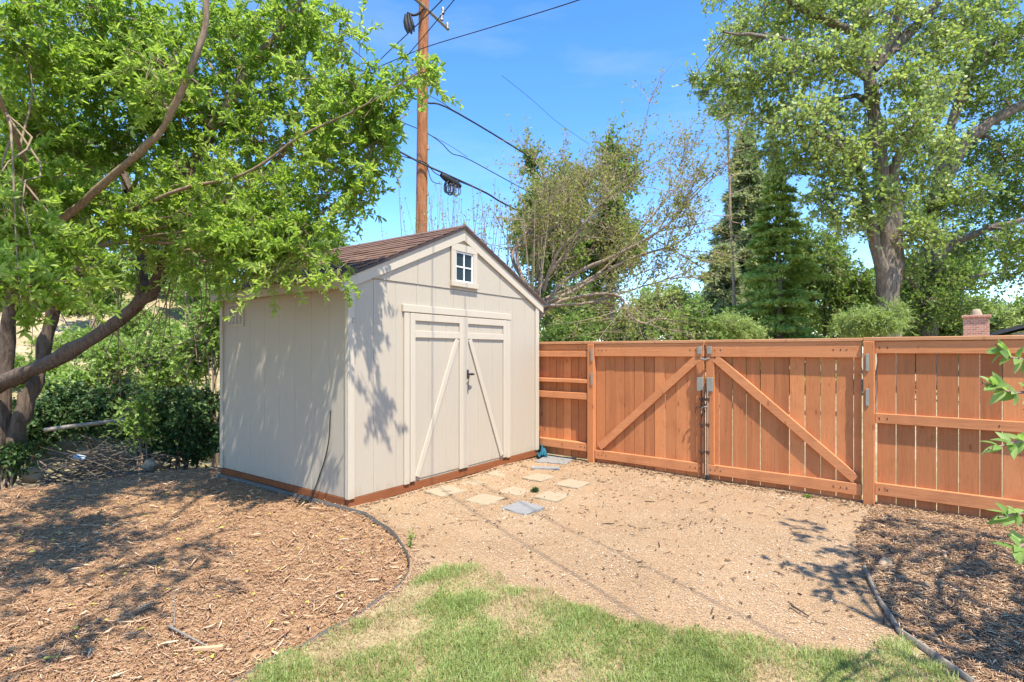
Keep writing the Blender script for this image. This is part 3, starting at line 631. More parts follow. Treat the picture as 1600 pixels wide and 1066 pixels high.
# gates
def gate(s0, L, brace, label, seed, hinge_left):
    q = R(seed); t = fthing('gate', s0, label, 'gate')
    boards(L, .128 if hinge_left else .138, -.015, 1.49, q, y0=.02, gapr=(.003, .009) if hinge_left else (.003, .010)).build('boards', M['fence_v'], t)
    BX().box(.0, L, -.02, .0175, 1.345, 1.499, None, .004).build('top_rail', M['fence_h'], t)
    BX().box(0, L, -.02, .0175, .055, .165, None, .004).build('bottom_rail', M['fence_h'], t)
    BX().box(-.002, L+.002, -.03, .045, 1.5, ZT-.004, None, .004).build('cap_rail', M['cap'], t)
    b = BX(); b.beam(*brace, .088, -.019, .0176); b.build('brace', M['fence_h'], t)
    x0, x1 = (L-.088, L) if hinge_left else (0, .088)
    BX().box(x0, x1, -.016, .0178, .167, 1.343, None, .004).build('stile', M['fence_v'], t)
    # latch plates at the meeting edge
    xm = (x0+x1)/2
    BX().box(xm-.035, xm+.035, -.028, -.0165, .965, 1.12, None, .004).build('latch_plate', M['galv'], t)
    BX().box(xm-.028, xm+.022, -.034, -.0205, 1.375, 1.46, None, .004).build('latch_plate', M['galv'], t)
    rod = NM(); xr = x1-.022 if hinge_left else x0+.022
    tubes(rod, spline([(xr, -.03, .98), (xr, -.03, .5), (xr, -.03, .015)], 6)[None], np.full((1, 6), .009), 8)
    tubes(rod, spline([(xr, -.03, .8), (xr-.05, -.05, .79), (xr-.06, -.05, .72)], 6)[None], np.full((1, 6), .007), 8)
    rod.build('drop_bolt', M['rust'] if hinge_left else M['galv'], t, True)
    for zc in (.3, .6, .88): BX().box(xr-.02, xr+.02, -.042, -.0165, zc-.018, zc+.018, None, .004).build('bolt_bracket', M['rust'], t)
    if not hinge_left: BX().box(xr-.022, xr+.022, -.045, -.012, .0, .055, None, .008).build('bolt_foot', M['black'], t)
    hx = 0 if hinge_left else L
    for zc in (1.36, 1.06) if hinge_left else (1.30, .98):
        h = BX(); h.box(hx-.014+(-.03 if hinge_left else .045), hx+.014+(-.03 if hinge_left else .045), -.056, -.0455, zc-.08, zc+.08, None, .003)
        h.build('hinge', M['galv'], t)
    return t
gate(.052, 1.375, ((.06, .20), (1.30, 1.33)), 'left stained wooden gate, brace rising to the right', 31, True)
gate(1.448, 1.452, ((.10, 1.33), (1.40, .20)), 'right stained wooden gate, brace falling to the right', 32, False)
# dark nail marks at the rail ends
nme = None
def nails(t, spots):
    global nme
    for (x_, z_, yf) in spots:
        if nme is None:
            o = BX(); o.box(-.004, .004, -.0018, .002, -.011, .009, None, .001); o = o.build('nail', M['rust'], t); nme = o
        else:
            o = nme.copy(); COL.objects.link(o); o.parent = t
        o.location = (x_, yf, z_); o.rotation_euler = (0, random.uniform(-.6, .6), 0)
for t in [o for o in sc.objects if o.name.startswith('gate') and o.type == 'EMPTY']:
    nails(t, [(x_, z_, -.0205) for z_ in (1.42, .11) for x_ in (.05, .10, .16, 1.22, 1.28, 1.33)])
nails(fr, [(x_, z_, -.0215) for z_ in (1.44, .79, .14) for x_ in (.08, .14, .9, 1.9)])
nails(fl_, [(x_, 1.46, -.0105) for x_ in (-.08, -.14, -.20)]+[(x_, .18, -.0305) for x_ in (-.09, -.15)])
# hasp bar joining the gates
nm = NM(); p0 = FO+FD*1.40; p1 = FO+FD*1.50; nrmv = np.array([-.626, -.78])*.05
tubes(nm, spline([(*(p0+nrmv), 1.33), (*((p0+p1)/2+nrmv*1.2), 1.315), (*(p1+nrmv), 1.335)], 6)[None], np.full((1, 6), .011), 8)
nm2 = nm.build('gate_latch_bar', M['galv'], None, True); tag(nm2, 'galvanized latch bar bridging the two gates near the top', 'latch')
ch = NM()
pm = FO+FD*1.44+nrmv*.9
for kk in range(9):
    z = 1.0-kk*.032; an = kk*math.pi/2; a = np.linspace(0, 2*math.pi, 10); e1 = np.array([math.cos(an), math.sin(an), 0])
    ring = np.array([pm[0], pm[1], z])+np.cos(a)[:, None]*e1*.011+np.sin(a)[:, None]*np.array([0, 0, 1])*.021
    ch_p = ring[None]; tubes(ch, ch_p, np.full((1, 10), .004), 5)
tag(ch.build('chain', M['rust'], None, True), 'short rusty chain dangling where the gates meet', 'chain')

# ------------------------------------------------------------------ pavers
def paver(px, py, su, sn, mat, label, grp='stepping pavers set in the gravel', lift=.010, rz=0.0, tilt=(0, 0)):
    c = g(px, py); b = BX(); b.box(-su/2, su/2, -sn/2, sn/2, -.035, 0, None, .006); qq = R(int(px))
    bmesh.ops.subdivide_edges(b.bm, edges=b.bm.edges[:], cuts=4, use_grid_fill=True)
    for v in b.bm.verts: v.co += Vector((*qq.normal(0, .0022, 2), qq.normal(0, .0009)))
    o = b.build('paver', mat); o.location = (c[0], c[1], hz(c[0], c[1])+lift); o.rotation_euler = (tilt[0], tilt[1], math.atan2(SU[1], SU[0])+rz)
    return tag(o, label, 'paver', grp)
paver(817, 795, .27, .28, M['slab'], 'blue grey slab, the paver nearest the camera', lift=.022, rz=-.12, tilt=(.02, -.03))
paver(757, 782, .29, .27, M['paver'], 'tan paver just left of the blue grey slab', rz=.03)
paver(806, 766, .29, .25, M['paver'], 'tan paver half sunk in gravel left of the green tuft', rz=-.02, lift=.003)
paver(863, 775, .28, .27, M['paver'], 'tan paver directly right of the green tuft', rz=.02)
paver(842, 749, .29, .26, M['paver'], 'pale paver in the row just beyond the green tuft', rz=-.03)
paver(895, 759, .29, .27, M['paver'], 'pale paver lying farthest right, nearest the gate', rz=.01)
paver(782, 740, .28, .25, M['paver'], 'tan paver next to the shed skid under the right door', rz=.04, lift=.002)
paver(738, 755, .27, .22, M['paver'], 'mostly buried paver in front of the left door', rz=-.04, lift=.001)
paver(696, 770, .32, .26, M['paver'], 'cracked tan slab tilted against the shed skid at left', rz=-.1, lift=.016, tilt=(.05, 0))
paver(852, 734, .34, .13, M['slab'], 'narrow grey slab near the shed corner', rz=-1.0, lift=.02)
paver(868, 718, .45, .42, M['slab'], 'large grey slab tucked between fence panel and shed corner', rz=.2, lift=.015)
def plant_tuft(name, c, h, n, mat, label, cat, q, L=.03, W=.012, spread=.3, z0=None):
    t = empty(name, (c[0], c[1], hz(c[0], c[1]) if z0 is None else z0), 0, label, cat); st = NM(); lf = NM()
    d = nrm(np.c_[q.normal(size=(n, 2))*spread, np.ones(n)]); hh = h*q.uniform(.6, 1.1, n)
    s = np.linspace(0, 1, 4); P = d[:, None]*hh[:, None, None]*s[None, :, None]; P[..., :2] += (q.normal(size=(n, 1, 2))*h*.1)
    tubes(st, P, np.broadcast_to(np.array([.002, .002, .0015, .0005]), (n, 4)), 4)
    K = 9; tt = np.linspace(.15, 1, K); PL = P[:, :1]+(P[:, -1:]-P[:, :1])*tt[None, :, None]
    leaves(lf, PL.reshape(-1, 3), (q.normal(size=(n*K, 3))+np.array([0, 0, .4])), L, W, q, .8)
    st.build('stem', mat, t); lf.build('leaves', mat, t); return t
q = R(44)
plant_tuft('weed', g(641, 856), .12, 3, M['leaf_shrub'], 'single upright green weed beside the curved edging', 'weed', q, .035, .012, .08)
plant_tuft('green_tuft', g(836, 768), .035, 42, M['leaf_dark'], 'low dark green tuft growing between two pavers', 'plant', q, .03, .01, 1.2)
plant_tuft('weed', g(1262, 778), .03, 14, M['leaf_shrub'], 'low sprawling weed at the foot of the right gate', 'weed', q, .03, .008, 1.4)

# sticks and chunks on the left mulch
def stick(name, pts, r, mat, label, cat='stick'): return tag(tube_obj(name, pts, r, mat, None, 12, 6, r*.5), label, cat)
def gp(px, py, z): p = g(px, py, z); return (*p, z)
stick('stick', [gp(263, 978, 0.0), gp(290, 992, .015), gp(332, 1014, 0.0)], .007, M['stick'], 'thin pale stick lying on the left mulch by a wood chunk')
stick('stick', [gp(273, 978, .0), gp(273, 950, .03), gp(272, 925, .012)], .003, M['stick'], 'slender dry stem standing up out of the left mulch')
def chunk(px, py, L, W, H, rz, label, z=0.0):
    c = g(px, py); b = BX(); b.box(-L/2, L/2, -W/2, W/2, -.01, H, None, min(W, H)*.25)
    for v in b.bm.verts: v.co.y *= 1+.35*math.sin(v.co.x*40); v.co.z *= 1+.3*math.sin(v.co.x*31+1)
    o = b.build('wood_chunk', m_plain('pale_split_wood', (.50, .33, .19), .9, .2, 0, .3, 30, .4)); o.location = (c[0], c[1], hz(c[0], c[1])+z); o.rotation_euler = (0, 0, rz); return tag(o, label, 'wood chunk')
chunk(323, 1013, .15, .018, .012, .12, 'long pale wood splinter beside the thin stick on left mulch', -.01)
chunk(1381, 886, .085, .05, .04, .5, 'pale block of wood on the right mulch near the edging', .005)
chunk(1476, 872, .12, .02, .03, 1.0, 'bleached wood piece propped in the shaded right mulch', .01)
x, y = scatter(q, 260, (-.6, 3.4, 2.4, 7.2), lambda x, y: YARD(x, y) & ~MULCH_L(x, y) & ~SHEDF(x, y) & ~LAWNF(x, y)); th = q.uniform(0, 6.28, len(x)); nm = NM()
leaves(nm, np.stack([x, y, hz(x, y)+.008], -1), np.stack([np.cos(th), np.sin(th), .1+0*x], -1), .03, .016, q, 2.0)
tag(nm.build('leaf_litter', M['debris']), 'small curled brown leaves blown over the gravel', 'leaves', None, 'stuff')
stick('stick', [gp(1237, 946, .012), gp(1250, 954, .016), gp(1264, 963, .012)], .007, M['debris'], 'dark stubby stick on the gravel near the right bed')

# ------------------------------------------------------------------ left tree
def tree(name, base, label, cat='tree', group=None): return empty(name, tuple(base), 0, label, cat, group)
def finish(t, tr, lf, bark, leafm, tn='trunk', ln='crown'):
    o = np.array(t.location)
    for nm_ in (tr, lf):
        if nm_ is not None: nm_.v = [v-o for v in nm_.v]
    if tr is not None and tr.v: tr.build(tn, bark, t, True)
    if lf is not None and lf.v: lf.build(ln, leafm, t)
q = R(101)
base = at(30, 735, 6.2)
t = tree('broadleaf_tree', base, 'large overhanging leafy tree at left with twisted leaning trunk and limbs')
tr = NM(); lf = NM(); lb = NM()
P1 = limb(tr, [base+[-.25, 0, -.4], at(30, 725, 6.2), at(62, 640, 6.25), at(82, 570, 6.3), at(95, 480, 6.2), at(150, 390, 5.8), at(200, 300, 5.4)], .115, .04, 34, 14, .11, 2, .8)
P2 = limb(tr, [at(-60, 640, 5.9), at(0, 602, 5.8), at(100, 560, 5.7), at(190, 505, 5.6), at(236, 452, 5.5), at(262, 380, 5.35), at(285, 300, 5.2), at(330, 200, 5.0)], .088, .04, 34, 12, .09, 4)
P2b = limb(tr, [at(222, 470, 5.55), at(222, 420, 5.6), at(214, 350, 5.7), at(190, 260, 5.8)], .06, .04, 12, 9, .05, 5)
P3 = limb(tr, [at(-50, 780, 6.0), at(-6, 690, 6.0), at(2, 600, 6.05), at(15, 500, 6.0), at(40, 400, 5.7), at(90, 300, 5.2)], .095, .05, 18, 10, .07, 6)
P3b = limb(tr, [at(-80, 720, 5.9), at(-60, 640, 5.9), at(-120, 520, 5.6)], .12, .1, 8, 10, .05, 16)
P4 = limb(lb, [at(60, 375, 4.4), at(110, 335, 4.3), at(150, 300, 4.2), at(220, 242, 4.0), at(262, 192, 3.9), at(300, 110, 3.8), at(318, 45, 3.75), at(324, -60, 3.7)], .031, .019, 26, 9, .04, 7)
P4a = limb(tr, [at(20, 470, 5.9), at(45, 400, 5.0), at(62, 374, 4.4)], .07, .042, 10, 8, .04, 17)
P5 = limb(lb, [at(130, 350, 4.9), at(210, 330, 4.8), at(290, 297, 4.6), at(350, 285, 4.5), at(400, 265, 4.4), at(470, 215, 4.3), at(560, 170, 4.2), at(657, 112, 3.93)], .021, .004, 26, 7, .04, 8)
P6 = limb(lb, [at(120, 390, 5.2), at(200, 378, 5.0), at(280, 380, 4.8), at(380, 385, 4.6), at(450, 400, 4.4)], .03, .008, 20, 7, .04, 9)
P7 = limb(lb, [at(262, 380, 5.35), at(330, 330, 5.2), at(420, 260, 5.1), at(500, 180, 5.0), at(540, 90, 4.9)], .04, .01, 18, 7, .04, 10)
P8 = limb(lb, [at(330, 200, 5.0), at(390, 110, 4.9), at(450, 30, 4.8), at(500, -60, 4.8)], .05, .015, 14, 7, .04, 11)
P9 = limb(lb, [at(324, -60, 3.7), np.array([-1.9, 3.0, 4.4]), np.array([-1.7, 2.2, 4.4])], .03, .01, 10, 7, .04, 12)
P10 = limb(lb, [at(60, 375, 4.4), at(40, 250, 3.8), at(-20, 100, 3.2), np.array([-2.9, 2.6, 4.2])], .02, .01, 14, 7, .04, 13)
for j in range(9):  # dry lower twigs in the shade
    x0 = q.uniform(90, 330); y0 = q.uniform(330, 420); limb(lb, [at(x0, y0, 4.9), at(x0+60, y0-18+q.normal()*14, 4.7), at(x0+q.uniform(110, 190), y0-30+q.normal()*24, 4.5)], .011, .003, 10, 5, .03, 20+j)
for j in range(26):  # tangled vines under the crown
    x0 = q.uniform(70, 345); y0 = q.uniform(390, 560); dx = q.normal()*70; limb(lb, [at(x0, y0, 6.4), at(x0+dx*.5+q.normal()*14, y0+q.normal()*35, 6.8), at(x0+dx, y0+q.uniform(20, 130), 7.2)], .007, .0025, 9, 4, .03, 70+j)
for j in range(8):  # hanging stems under the crown
    x0 = q.uniform(110, 340); limb(lb, [at(x0, 380+q.normal()*20, 5.6), at(x0+q.normal()*18, 480, 5.8), at(x0+q.normal()*40, 600+q.normal()*30, 6.3)], .009, .003, 12, 5, .03, 40+j)
nd = nodes_of(P1, P2, P2b, P3, P4, P5, P6, P7, P8, P9, P10)
B = []
def ab(px, py, Y, rp, n): r_ = rp/F*Y; B.append((at(px, py, Y), (r_, r_*1.1, r_*.85), n))
for a in [(40,60,3.9,75,70),(130,30,4.4,75,75),(60,170,4.6,75,75),(160,120,4.9,75,75),(220,60,4.6,70,70),(250,150,5.0,70,75),(310,70,5.2,75,75),(380,50,5.0,75,75),(440,40,4.8,60,60),(480,15,4.7,50,40),
          (400,140,5.0,75,75),(330,200,5.3,70,75),(420,220,4.9,65,70),(490,130,4.7,55,55),(530,60,4.8,38,22),(520,180,4.6,50,45),(560,150,4.4,38,28),(575,172,4.4,28,22),(600,150,4.3,18,13),(625,128,4.15,11,7),(657,116,3.93,12,10),(617,188,4.48,14,10),(565,215,4.45,32,26),(590,212,4.4,16,10),(500,250,4.6,50,48),(560,262,4.45,34,24),(585,240,4.4,24,15),
          (450,300,4.6,55,50),(520,310,4.5,42,28),(555,300,4.45,28,14),(380,290,4.7,60,60),(300,290,5.0,60,50),(220,220,5.2,60,55),(130,240,4.9,60,55),(40,270,3.9,60,55),(100,330,4.5,55,50),(430,355,4.4,45,34),(480,365,4.35,32,18),(360,360,4.6,45,36),(285,345,4.9,45,30),(400,405,4.5,38,24),(445,420,4.3,26,13),(320,410,4.9,45,28),(250,380,5.2,45,30),
          (40,370,3.4,45,36),(95,400,3.6,36,26),(30,440,3.0,34,26),(75,450,3.2,24,16),(10,330,3.2,40,26),(170,330,4.6,50,34),(160,420,5.2,40,24),(525,428,4.25,10,5),(390,350,4.5,50,40),(352,385,4.7,34,28),(385,415,4.6,26,18),(440,385,4.4,30,24),(475,392,4.3,22,14),(410,425,4.5,22,14),(420,385,4.4,34,26),(60,320,6.0,100,50),(200,320,6.4,100,50),(320,320,6.2,80,40),(100,220,6.2,100,50),(250,210,6.4,100,50),(60,100,6.0,110,60),(190,80,6.2,110,60),(330,60,6.4,110,60),(440,110,6.2,80,36),(20,200,4.6,60,50),(240,120,3.9,55,30)]: ab(*a)
OV_ = []
for c, r, n_ in [((-1.6,2.0,3.9),.55,46),((-2.5,2.2,4.0),.6,60),((-3.3,2.6,3.8),.6,55),((-1.1,1.5,4.2),.45,26),((-2.2,1.2,4.1),.55,46),((-3.2,1.6,4.0),.6,55),((-2.9,3.0,4.4),.55,36),((-2.3,2.0,3.3),.4,36),((-3.6,2.1,3.2),.45,40),((-2.9,1.5,2.9),.35,26),((-1.3,1.2,3.4),.35,22),((-3.9,3.0,3.7),.5,36),
                 ((-4.6,3.7,3.2),.5,34),((-5.0,2.6,3.2),.6,50),]:
    OV_.append((np.array(c), np.array([r, r, r*.7]), n_*.8))
connect(lb, nd, [b_2 for b_2 in B if b_2[2] > 12], q, .016); connect(lb, nd, OV_, q, .02)
B = [(c, r, n_*(1.3 if c[0]/c[1] < -.5 else 1.0)) for c, r, n_ in B]
blob_foliage(lf, lb, B, q, .058, .021, .36, 30, .9, .12, .6, .75, whorl=True, twr=.003, tone=.17)
blob_foliage(lf, lb, OV_, q, .07, .028, .36, 18, .8, .1, .5, .7, whorl=True, twr=.0035)
o_t = np.array(t.location); lb.v = [v-o_t for v in lb.v]; lb.build('limbs', M['bark_limb'], t, True)
finish(t, tr, lf, M['bark_left'], M['leaf_left'])

# ------------------------------------------------------------------ left bank: ivy, brush, shrubs
def shrub(name, label, px, py, Y, hw, hh, n, mat, q, L=.06, W=.03, per=10, twigL=.3, stems=5, bark='bark_limb', cat='shrub', group=None, nb=10, zb=None, up=.8, dz=.7):
    n = n*2; c = at(px, py, Y); zb = float(terr(c[0:1], c[1:2])[0]) if zb is None else zb
    t = tree(name, (c[0], c[1], zb), label, cat, group); tr = NM(); lf = NM(); blobs = []
    W_, H_ = hw/F*Y, hh/F*Y
    for k in range(nb):
        u = nrm(q.normal(size=3)); p = c+u*np.array([W_, W_*dz, H_])*(q.random()**.5)*.78; p[2] = max(p[2], zb+.1)
        blobs.append((p, np.array([W_, W_*dz, H_*.85])*q.uniform(.28, .48), n/nb))
    for k in range(stems):
        b_2 = blobs[k % nb][0]; limb(tr, [(c[0]+q.normal()*.08, c[1]+q.normal()*.08, zb-.1), (c[0]*.6+b_2[0]*.4+q.normal()*.06, c[1]*.6+b_2[1]*.4, (zb+b_2[2])/2), b_2], .012+.012*H_, .006, 8, 6, .04, k)
    blob_foliage(lf, tr, blobs, q, L, W, twigL, per, up, .1, .6, .7, twr=.003, simple=Y > 9)
    finish(t, tr, lf, M[bark], M[mat], 'stems', 'foliage'); return t
q = R(199)
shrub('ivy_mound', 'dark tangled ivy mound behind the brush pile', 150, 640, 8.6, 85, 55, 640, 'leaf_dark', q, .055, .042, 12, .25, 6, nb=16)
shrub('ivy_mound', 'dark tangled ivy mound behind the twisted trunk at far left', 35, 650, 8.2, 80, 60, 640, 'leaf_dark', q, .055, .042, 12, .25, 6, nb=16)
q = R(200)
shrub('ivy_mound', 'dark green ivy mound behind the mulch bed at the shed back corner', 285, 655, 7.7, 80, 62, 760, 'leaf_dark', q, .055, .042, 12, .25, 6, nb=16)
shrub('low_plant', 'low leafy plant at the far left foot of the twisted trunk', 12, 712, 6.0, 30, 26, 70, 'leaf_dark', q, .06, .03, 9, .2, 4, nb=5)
shrub('shrub', 'thin leafy shrub standing in front of the ivy mound', 222, 640, 7.2, 34, 60, 70, 'leaf_shrub', q, .06, .03, 8, .3, 5, nb=7)
for (lab, px, py, Y, hw, hh, n) in [('pale sunlit bush right against the shed back corner', 330, 560, 9.5, 50, 65, 260), ('bright bush on the far bank above the ivy mound', 265, 590, 10.5, 45, 40, 200), ('green bush far behind the leaning limb', 175, 560, 10.5, 45, 50, 170), ('leafy bush beyond the twisted trunk at the far left', 45, 590, 10, 60, 60, 240), ('sunlit bush high on the bank behind the shed roof edge', 330, 450, 12.5, 50, 45, 230), ('tall bush on the bank left of the fork in the limb', 140, 450, 12, 65, 55, 260), ('dense bush high on the bank at the far left', 30, 430, 12.5, 70, 70, 260), ('wide low bush at the crest of the bank near the shed', 300, 440, 14, 60, 40, 260), ('rounded bush at the crest of the bank left of the fork', 200, 420, 15, 60, 45, 260), ('thick bush half way up the bank below the fork', 245, 540, 10.5, 50, 45, 240), ('thick bush half way up the bank behind the limb', 120, 560, 11.5, 60, 50, 260), ('leafy bush on the bank behind the brush pile', 110, 610, 9.5, 50, 36, 200), ('bush on the bank in the gap under the limb fork', 210, 500, 11.5, 40, 36, 150), ('small bright bush beside the shed back wall under the vent', 335, 500, 9.0, 26, 40, 130), ('wide bush at the top of the bank behind the twisted trunk', 110, 510, 13, 70, 45, 240)]:
    shrub('bank_shrub', lab, px, py, Y, hw, hh, n, 'leaf_shrub', q, .085, .05, 10, .4, 5, nb=9, group='shrubs on the bank beyond the mulch bed')
def far_tree(name, label, px, ytop, ybot, Y, hw, n, mat, q, L, W, zb=None, bark='bark_grey', group=None, nb=30, trunk=.12, cat='tree', sparse=1.0, per=10, ecc=1.0, twigL=None, lean=(0, 0, .15), blobs=None):
    top = at(px, ytop, Y); bot = at(px, ybot, Y); zb = float(terr(bot[0:1], bot[1:2])[0]) if zb is None else zb
    t = tree(name, (bot[0], Y, zb), label, cat, group); tr = NM(); lf = NM()
    n = n*3; H_ = (top[2]-bot[2])/2; W_ = hw/F*Y; c = (top+bot)/2
    P = limb(tr, [(bot[0], Y, zb-.2), (bot[0]+q.normal()*.1, Y, (zb+c[2])/2), c+np.array([0, 0, H_*.7])], trunk, trunk*.2, 14, 8, .05, 2)
    B = []
    for k in range(nb):
        u = nrm(q.normal(size=3)); rr = q.random()**.42; p = c+u*rr*np.array([W_, W_*ecc, H_])*.82
        B.append((p, np.array([W_, W_*ecc, H_])*q.uniform(.16, .34)*sparse, n/nb*q.uniform(.6, 1.3)))
    nd = nodes_of(P); connect(tr, nd[4:], B, q, trunk*.35, 5, .02)
    blob_foliage(lf, tr, B, q, L, W, twigL or max(.3, L*5), per, .6, .1, .6, .7, twr=.004+.0004*Y, simple=True, lean=lean)
    finish(t, tr, lf, M[bark], M[mat]); return t
q = R(210)
far_tree('tree', 'bright leafy tree behind the shed roof at left', 480, 330, 480, 15, 75, 420, 'leaf_shrub', q, .12, .06, group='trees beyond the yard')
far_tree('tree', 'leafy tree high on the far left bank', 60, 150, 480, 17, 130, 700, 'leaf_ash', q, .13, .07, group='trees beyond the yard')
far_tree('tree', 'leafy tree on the bank seen between the left limbs', 290, 230, 470, 16, 100, 700, 'leaf_shrub', q, .13, .07, group='trees beyond the yard')
# brush pile
q = R(220); c = at(150, 715, 7.0); zb = float(terr(c[0:1], c[1:2])[0])
nm = NM(); n = 300; X0 = c+np.stack([q.uniform(-.95, .85, n), q.uniform(-.4, .9, n), q.uniform(-.1, .42, n)*1.0], -1); X0[:, 2] = zb+.1+q.uniform(0, .55, n)*np.exp(-((X0[:, 0]-c[0])/.9)**2)
th = q.uniform(-.7, .7, n)+q.choice([0, math.pi], n); L = q.uniform(.25, 1.0, n); d = np.stack([np.cos(th), np.sin(th)*.8, q.normal(.05, .28, n)], -1)*L[:, None]
s = np.linspace(-.5, .5, 6)[None, :, None]; P = X0[:, None]+d[:, None]*s+q.normal(size=(n, 1, 3))*.25*L[:, None, None]*s*s
tubes(nm, P, np.linspace(1, .35, 6)[None]*q.uniform(.003, .012, n)[:, None], 5, q.random(n))
tag(nm.build('brush_pile', m_bark('dull_stick', (.05, .04, .03), (.17, .14, .11), 2, .3), None, True), 'heap of grey cut branches piled beside the twisted trunk', 'brush pile')
nm = NM(); P = spline([at(70, 672, 7.7), at(130, 664, 7.8), at(200, 656, 8.0), at(275, 652, 8.2)], 10); tubes(nm, P[None], np.full((1, 10), .03), 8, None, .06, 2)
tag(nm.build('fallen_log', M['stick'], None, True), 'pale log lying level behind the brush pile', 'log')
def boulder(px, py, Y, r, label, seed):
    bm = bmesh.new(); bmesh.ops.create_icosphere(bm, subdivisions=3, radius=1); q = R(seed); ph = q.random(6)*6
    for v in bm.verts:
        n_ = 1+.14*math.sin(v.co.x*3+ph[0])*math.sin(v.co.y*2.6+ph[1])+.1*math.sin(v.co.z*5+ph[2]+v.co.x*3)+.05*math.sin(v.co.y*11+ph[3])*math.sin(v.co.z*9); v.co = v.co*n_; v.co.x *= r; v.co.y *= r*.8; v.co.z *= r*.7
    me = bpy.data.meshes.new('boulder'); bm.to_mesh(me); bm.free()
    for p in me.polygons: p.use_smooth = True
    o = link('boulder', me, M['rock']); o.location = tuple(at(px, py, Y)); return tag(o, label, 'boulder', 'boulders along the mulch bed edge')
boulder(48, 742, 6.3, .13, 'tan boulder at the foot of the twisted trunk', 1)
boulder(236, 727, 7.0, .11, 'tan boulder half hidden below the thin shrub', 2)
o = BX(); o.box(-.06, .06, -.04, .04, 0, .03, None, .01); o = o.build('plastic_scrap', M['scrap']); o.location = tuple(at(124, 716, 6.75)); o.rotation_euler = (.3, .3, .4); tag(o, 'pale blue plastic scrap caught in the brush pile', 'scrap')

# ------------------------------------------------------------------ utility pole and wires
PY = 13.0; pb = at(657, 560, PY)
pole = empty('utility_pole', (pb[0], PY, 0), 0, 'tall reddish brown wooden utility pole rising behind the shed', 'utility pole')
def rel(p): return np.asarray(p, float)-np.array([pb[0], PY, 0])
nm = NM(); tubes(nm, spline([rel((pb[0], PY, -.3)), rel(at(659, 300, PY)), rel(at(663, -70, PY))], 40)[None], np.linspace(.155, .115, 40)[None], 16, None, .012, 4); nm.build('pole', M['pole'], pole, True)
b = NM(); tubes(b, spline([rel(at(636, -12, 12.2)), rel(at(664, 12, PY-.16)), rel(at(700, 46, 14.3))], 4)[None], np.full((1, 4), .045), 4); b.build('crossarm', M['stick'], pole)
for (px, py, Y) in ((690, 22, 13.9), (699, 36, 14.2), (692, 12, 13.9)):
    ins = NM(); p = rel(at(px, py, Y)); tubes(ins, np.stack([p, p+[0, 0, -.05], p+[0, 0, -.1], p+[0, 0, -.16]])[None], np.array([[.03, .05, .03, .05]]), 8); ins.build('insulator', M['galv'], pole)
b = NM(); tubes(b, spline([rel(at(661, 16, PY-.1)), rel(at(648, 24, PY-.15)), rel(at(636, 20, PY-.2))], 6)[None], np.full((1, 6), .03), 6); bo = b.build('bracket', M['cable'], pole)
d = NM()
for k, (dx, dz, r_) in enumerate(((0, 0, .06), (.08, -.02, .05), (.14, .03, .035))):
    p = rel(at(634+dx*50, 24, PY-.2)); tubes(d, np.stack([p+[0, 0, .02], p+[dx*.2, 0, -.15+dz], p+[dx*.3+.03, 0, -.3+dz], p+[dx*.3+.05, 0, -.42+dz]])[None], np.array([[r_*.5, r_, r_*1.1, r_*.4]]), 8)
d.build('fuse_cutout', M['cable'], bo, True)
for k, (z, dx) in enumerate(((7.3, -.02), (6.3, .02), (5.2, .0))):
    bb = BX(); bb.box(.08+dx, .20+dx, -.03, .03, z-.05, z+.05, None, .008); bb.build('clamp', M['galv'], pole)
def wire(pts, r, label, n=28, group='overhead wires by the pole'):
    return tag(tube_obj('wire', pts, r, M['cable'], None, n, 5), label, 'wire', group)
J = np.array([-2.14, 9.15, 5.96]); J1 = np.array([-1.79, 7.48, 5.46])
wire([J, (-.68, 6.40, 5.56), (.5, 4.18, 5.28), (2.3, .8, 4.9), (4.0, -2.4, 4.6)], .0065, 'straight black wire crossing the pole, lower of the two near drop wires')
wire([(-2.05, 8.05, 5.62), J1, (-.62, 5.28, 4.83+.06), (.5, 3.17, 4.5), (1.9, .55, 4.1), (3.3, -2.1, 3.8)], .0065, 'bent black wire crossing the pole, upper of the two near drop wires')
wire([J, at(597, 110, 8.4), (-2.05, 8.05, 5.62)], .009, 'short black jumper joining the two drop wires', 10)
wire([J, at(575, 100, 9.6), at(545, 72, 10.2), at(470, 10, 11.5)], .010, 'black wire running up left from the wire junction into the leaves')
wire([J+[0, 0, -.05], at(580, 118, 9.6), at(530, 88, 10.3), at(440, 30, 11.5)], .008, 'thin wire just below the one entering the leaves')
wire([at(560, 118, 12), at(617, 94, 12), at(668, 73, 12), at(770, 42, 11), at(905, 0, 9.5), at(1100, -70, 8)], .010, 'twisted wire sloping up to the top right sky')
wire([at(520, 118, 12.4), at(640, 152, 12.9), at(668, 161, 13), at(706, 172, 13.2), at(830, 247, 15), at(960, 335, 17.5), at(1100, 420, 20)], .022, 'thick black cable from mid pole down to the trees')
wire([at(668, 148, 13), at(690, 160, 13.1), at(706, 171, 13.2)], .008, 'short thin guy strand above the thick mid cable', 8)
wire([at(560, 165, 12.5), at(640, 196, 12.9), at(670, 210, 13), at(690, 224, 13.1), at(706, 240, 13.2), at(728, 247, 13.3), at(780, 275, 14), at(880, 330, 16)], .012, 'wavy thin cable below the thick mid cable')
wire([at(678, 214, 13.05), at(700, 226, 13.2), at(730, 245, 13.3)], .006, 'thin support strand over the wavy cable', 8)
wire([at(500, 180, 11.5), at(600, 225, 12.6), at(660, 256, 12.8), at(700, 274, 13), at(760, 302, 13.8), at(800, 325, 14.4), at(950, 400, 17)], .024, 'lowest thick cable carrying the black splice case')
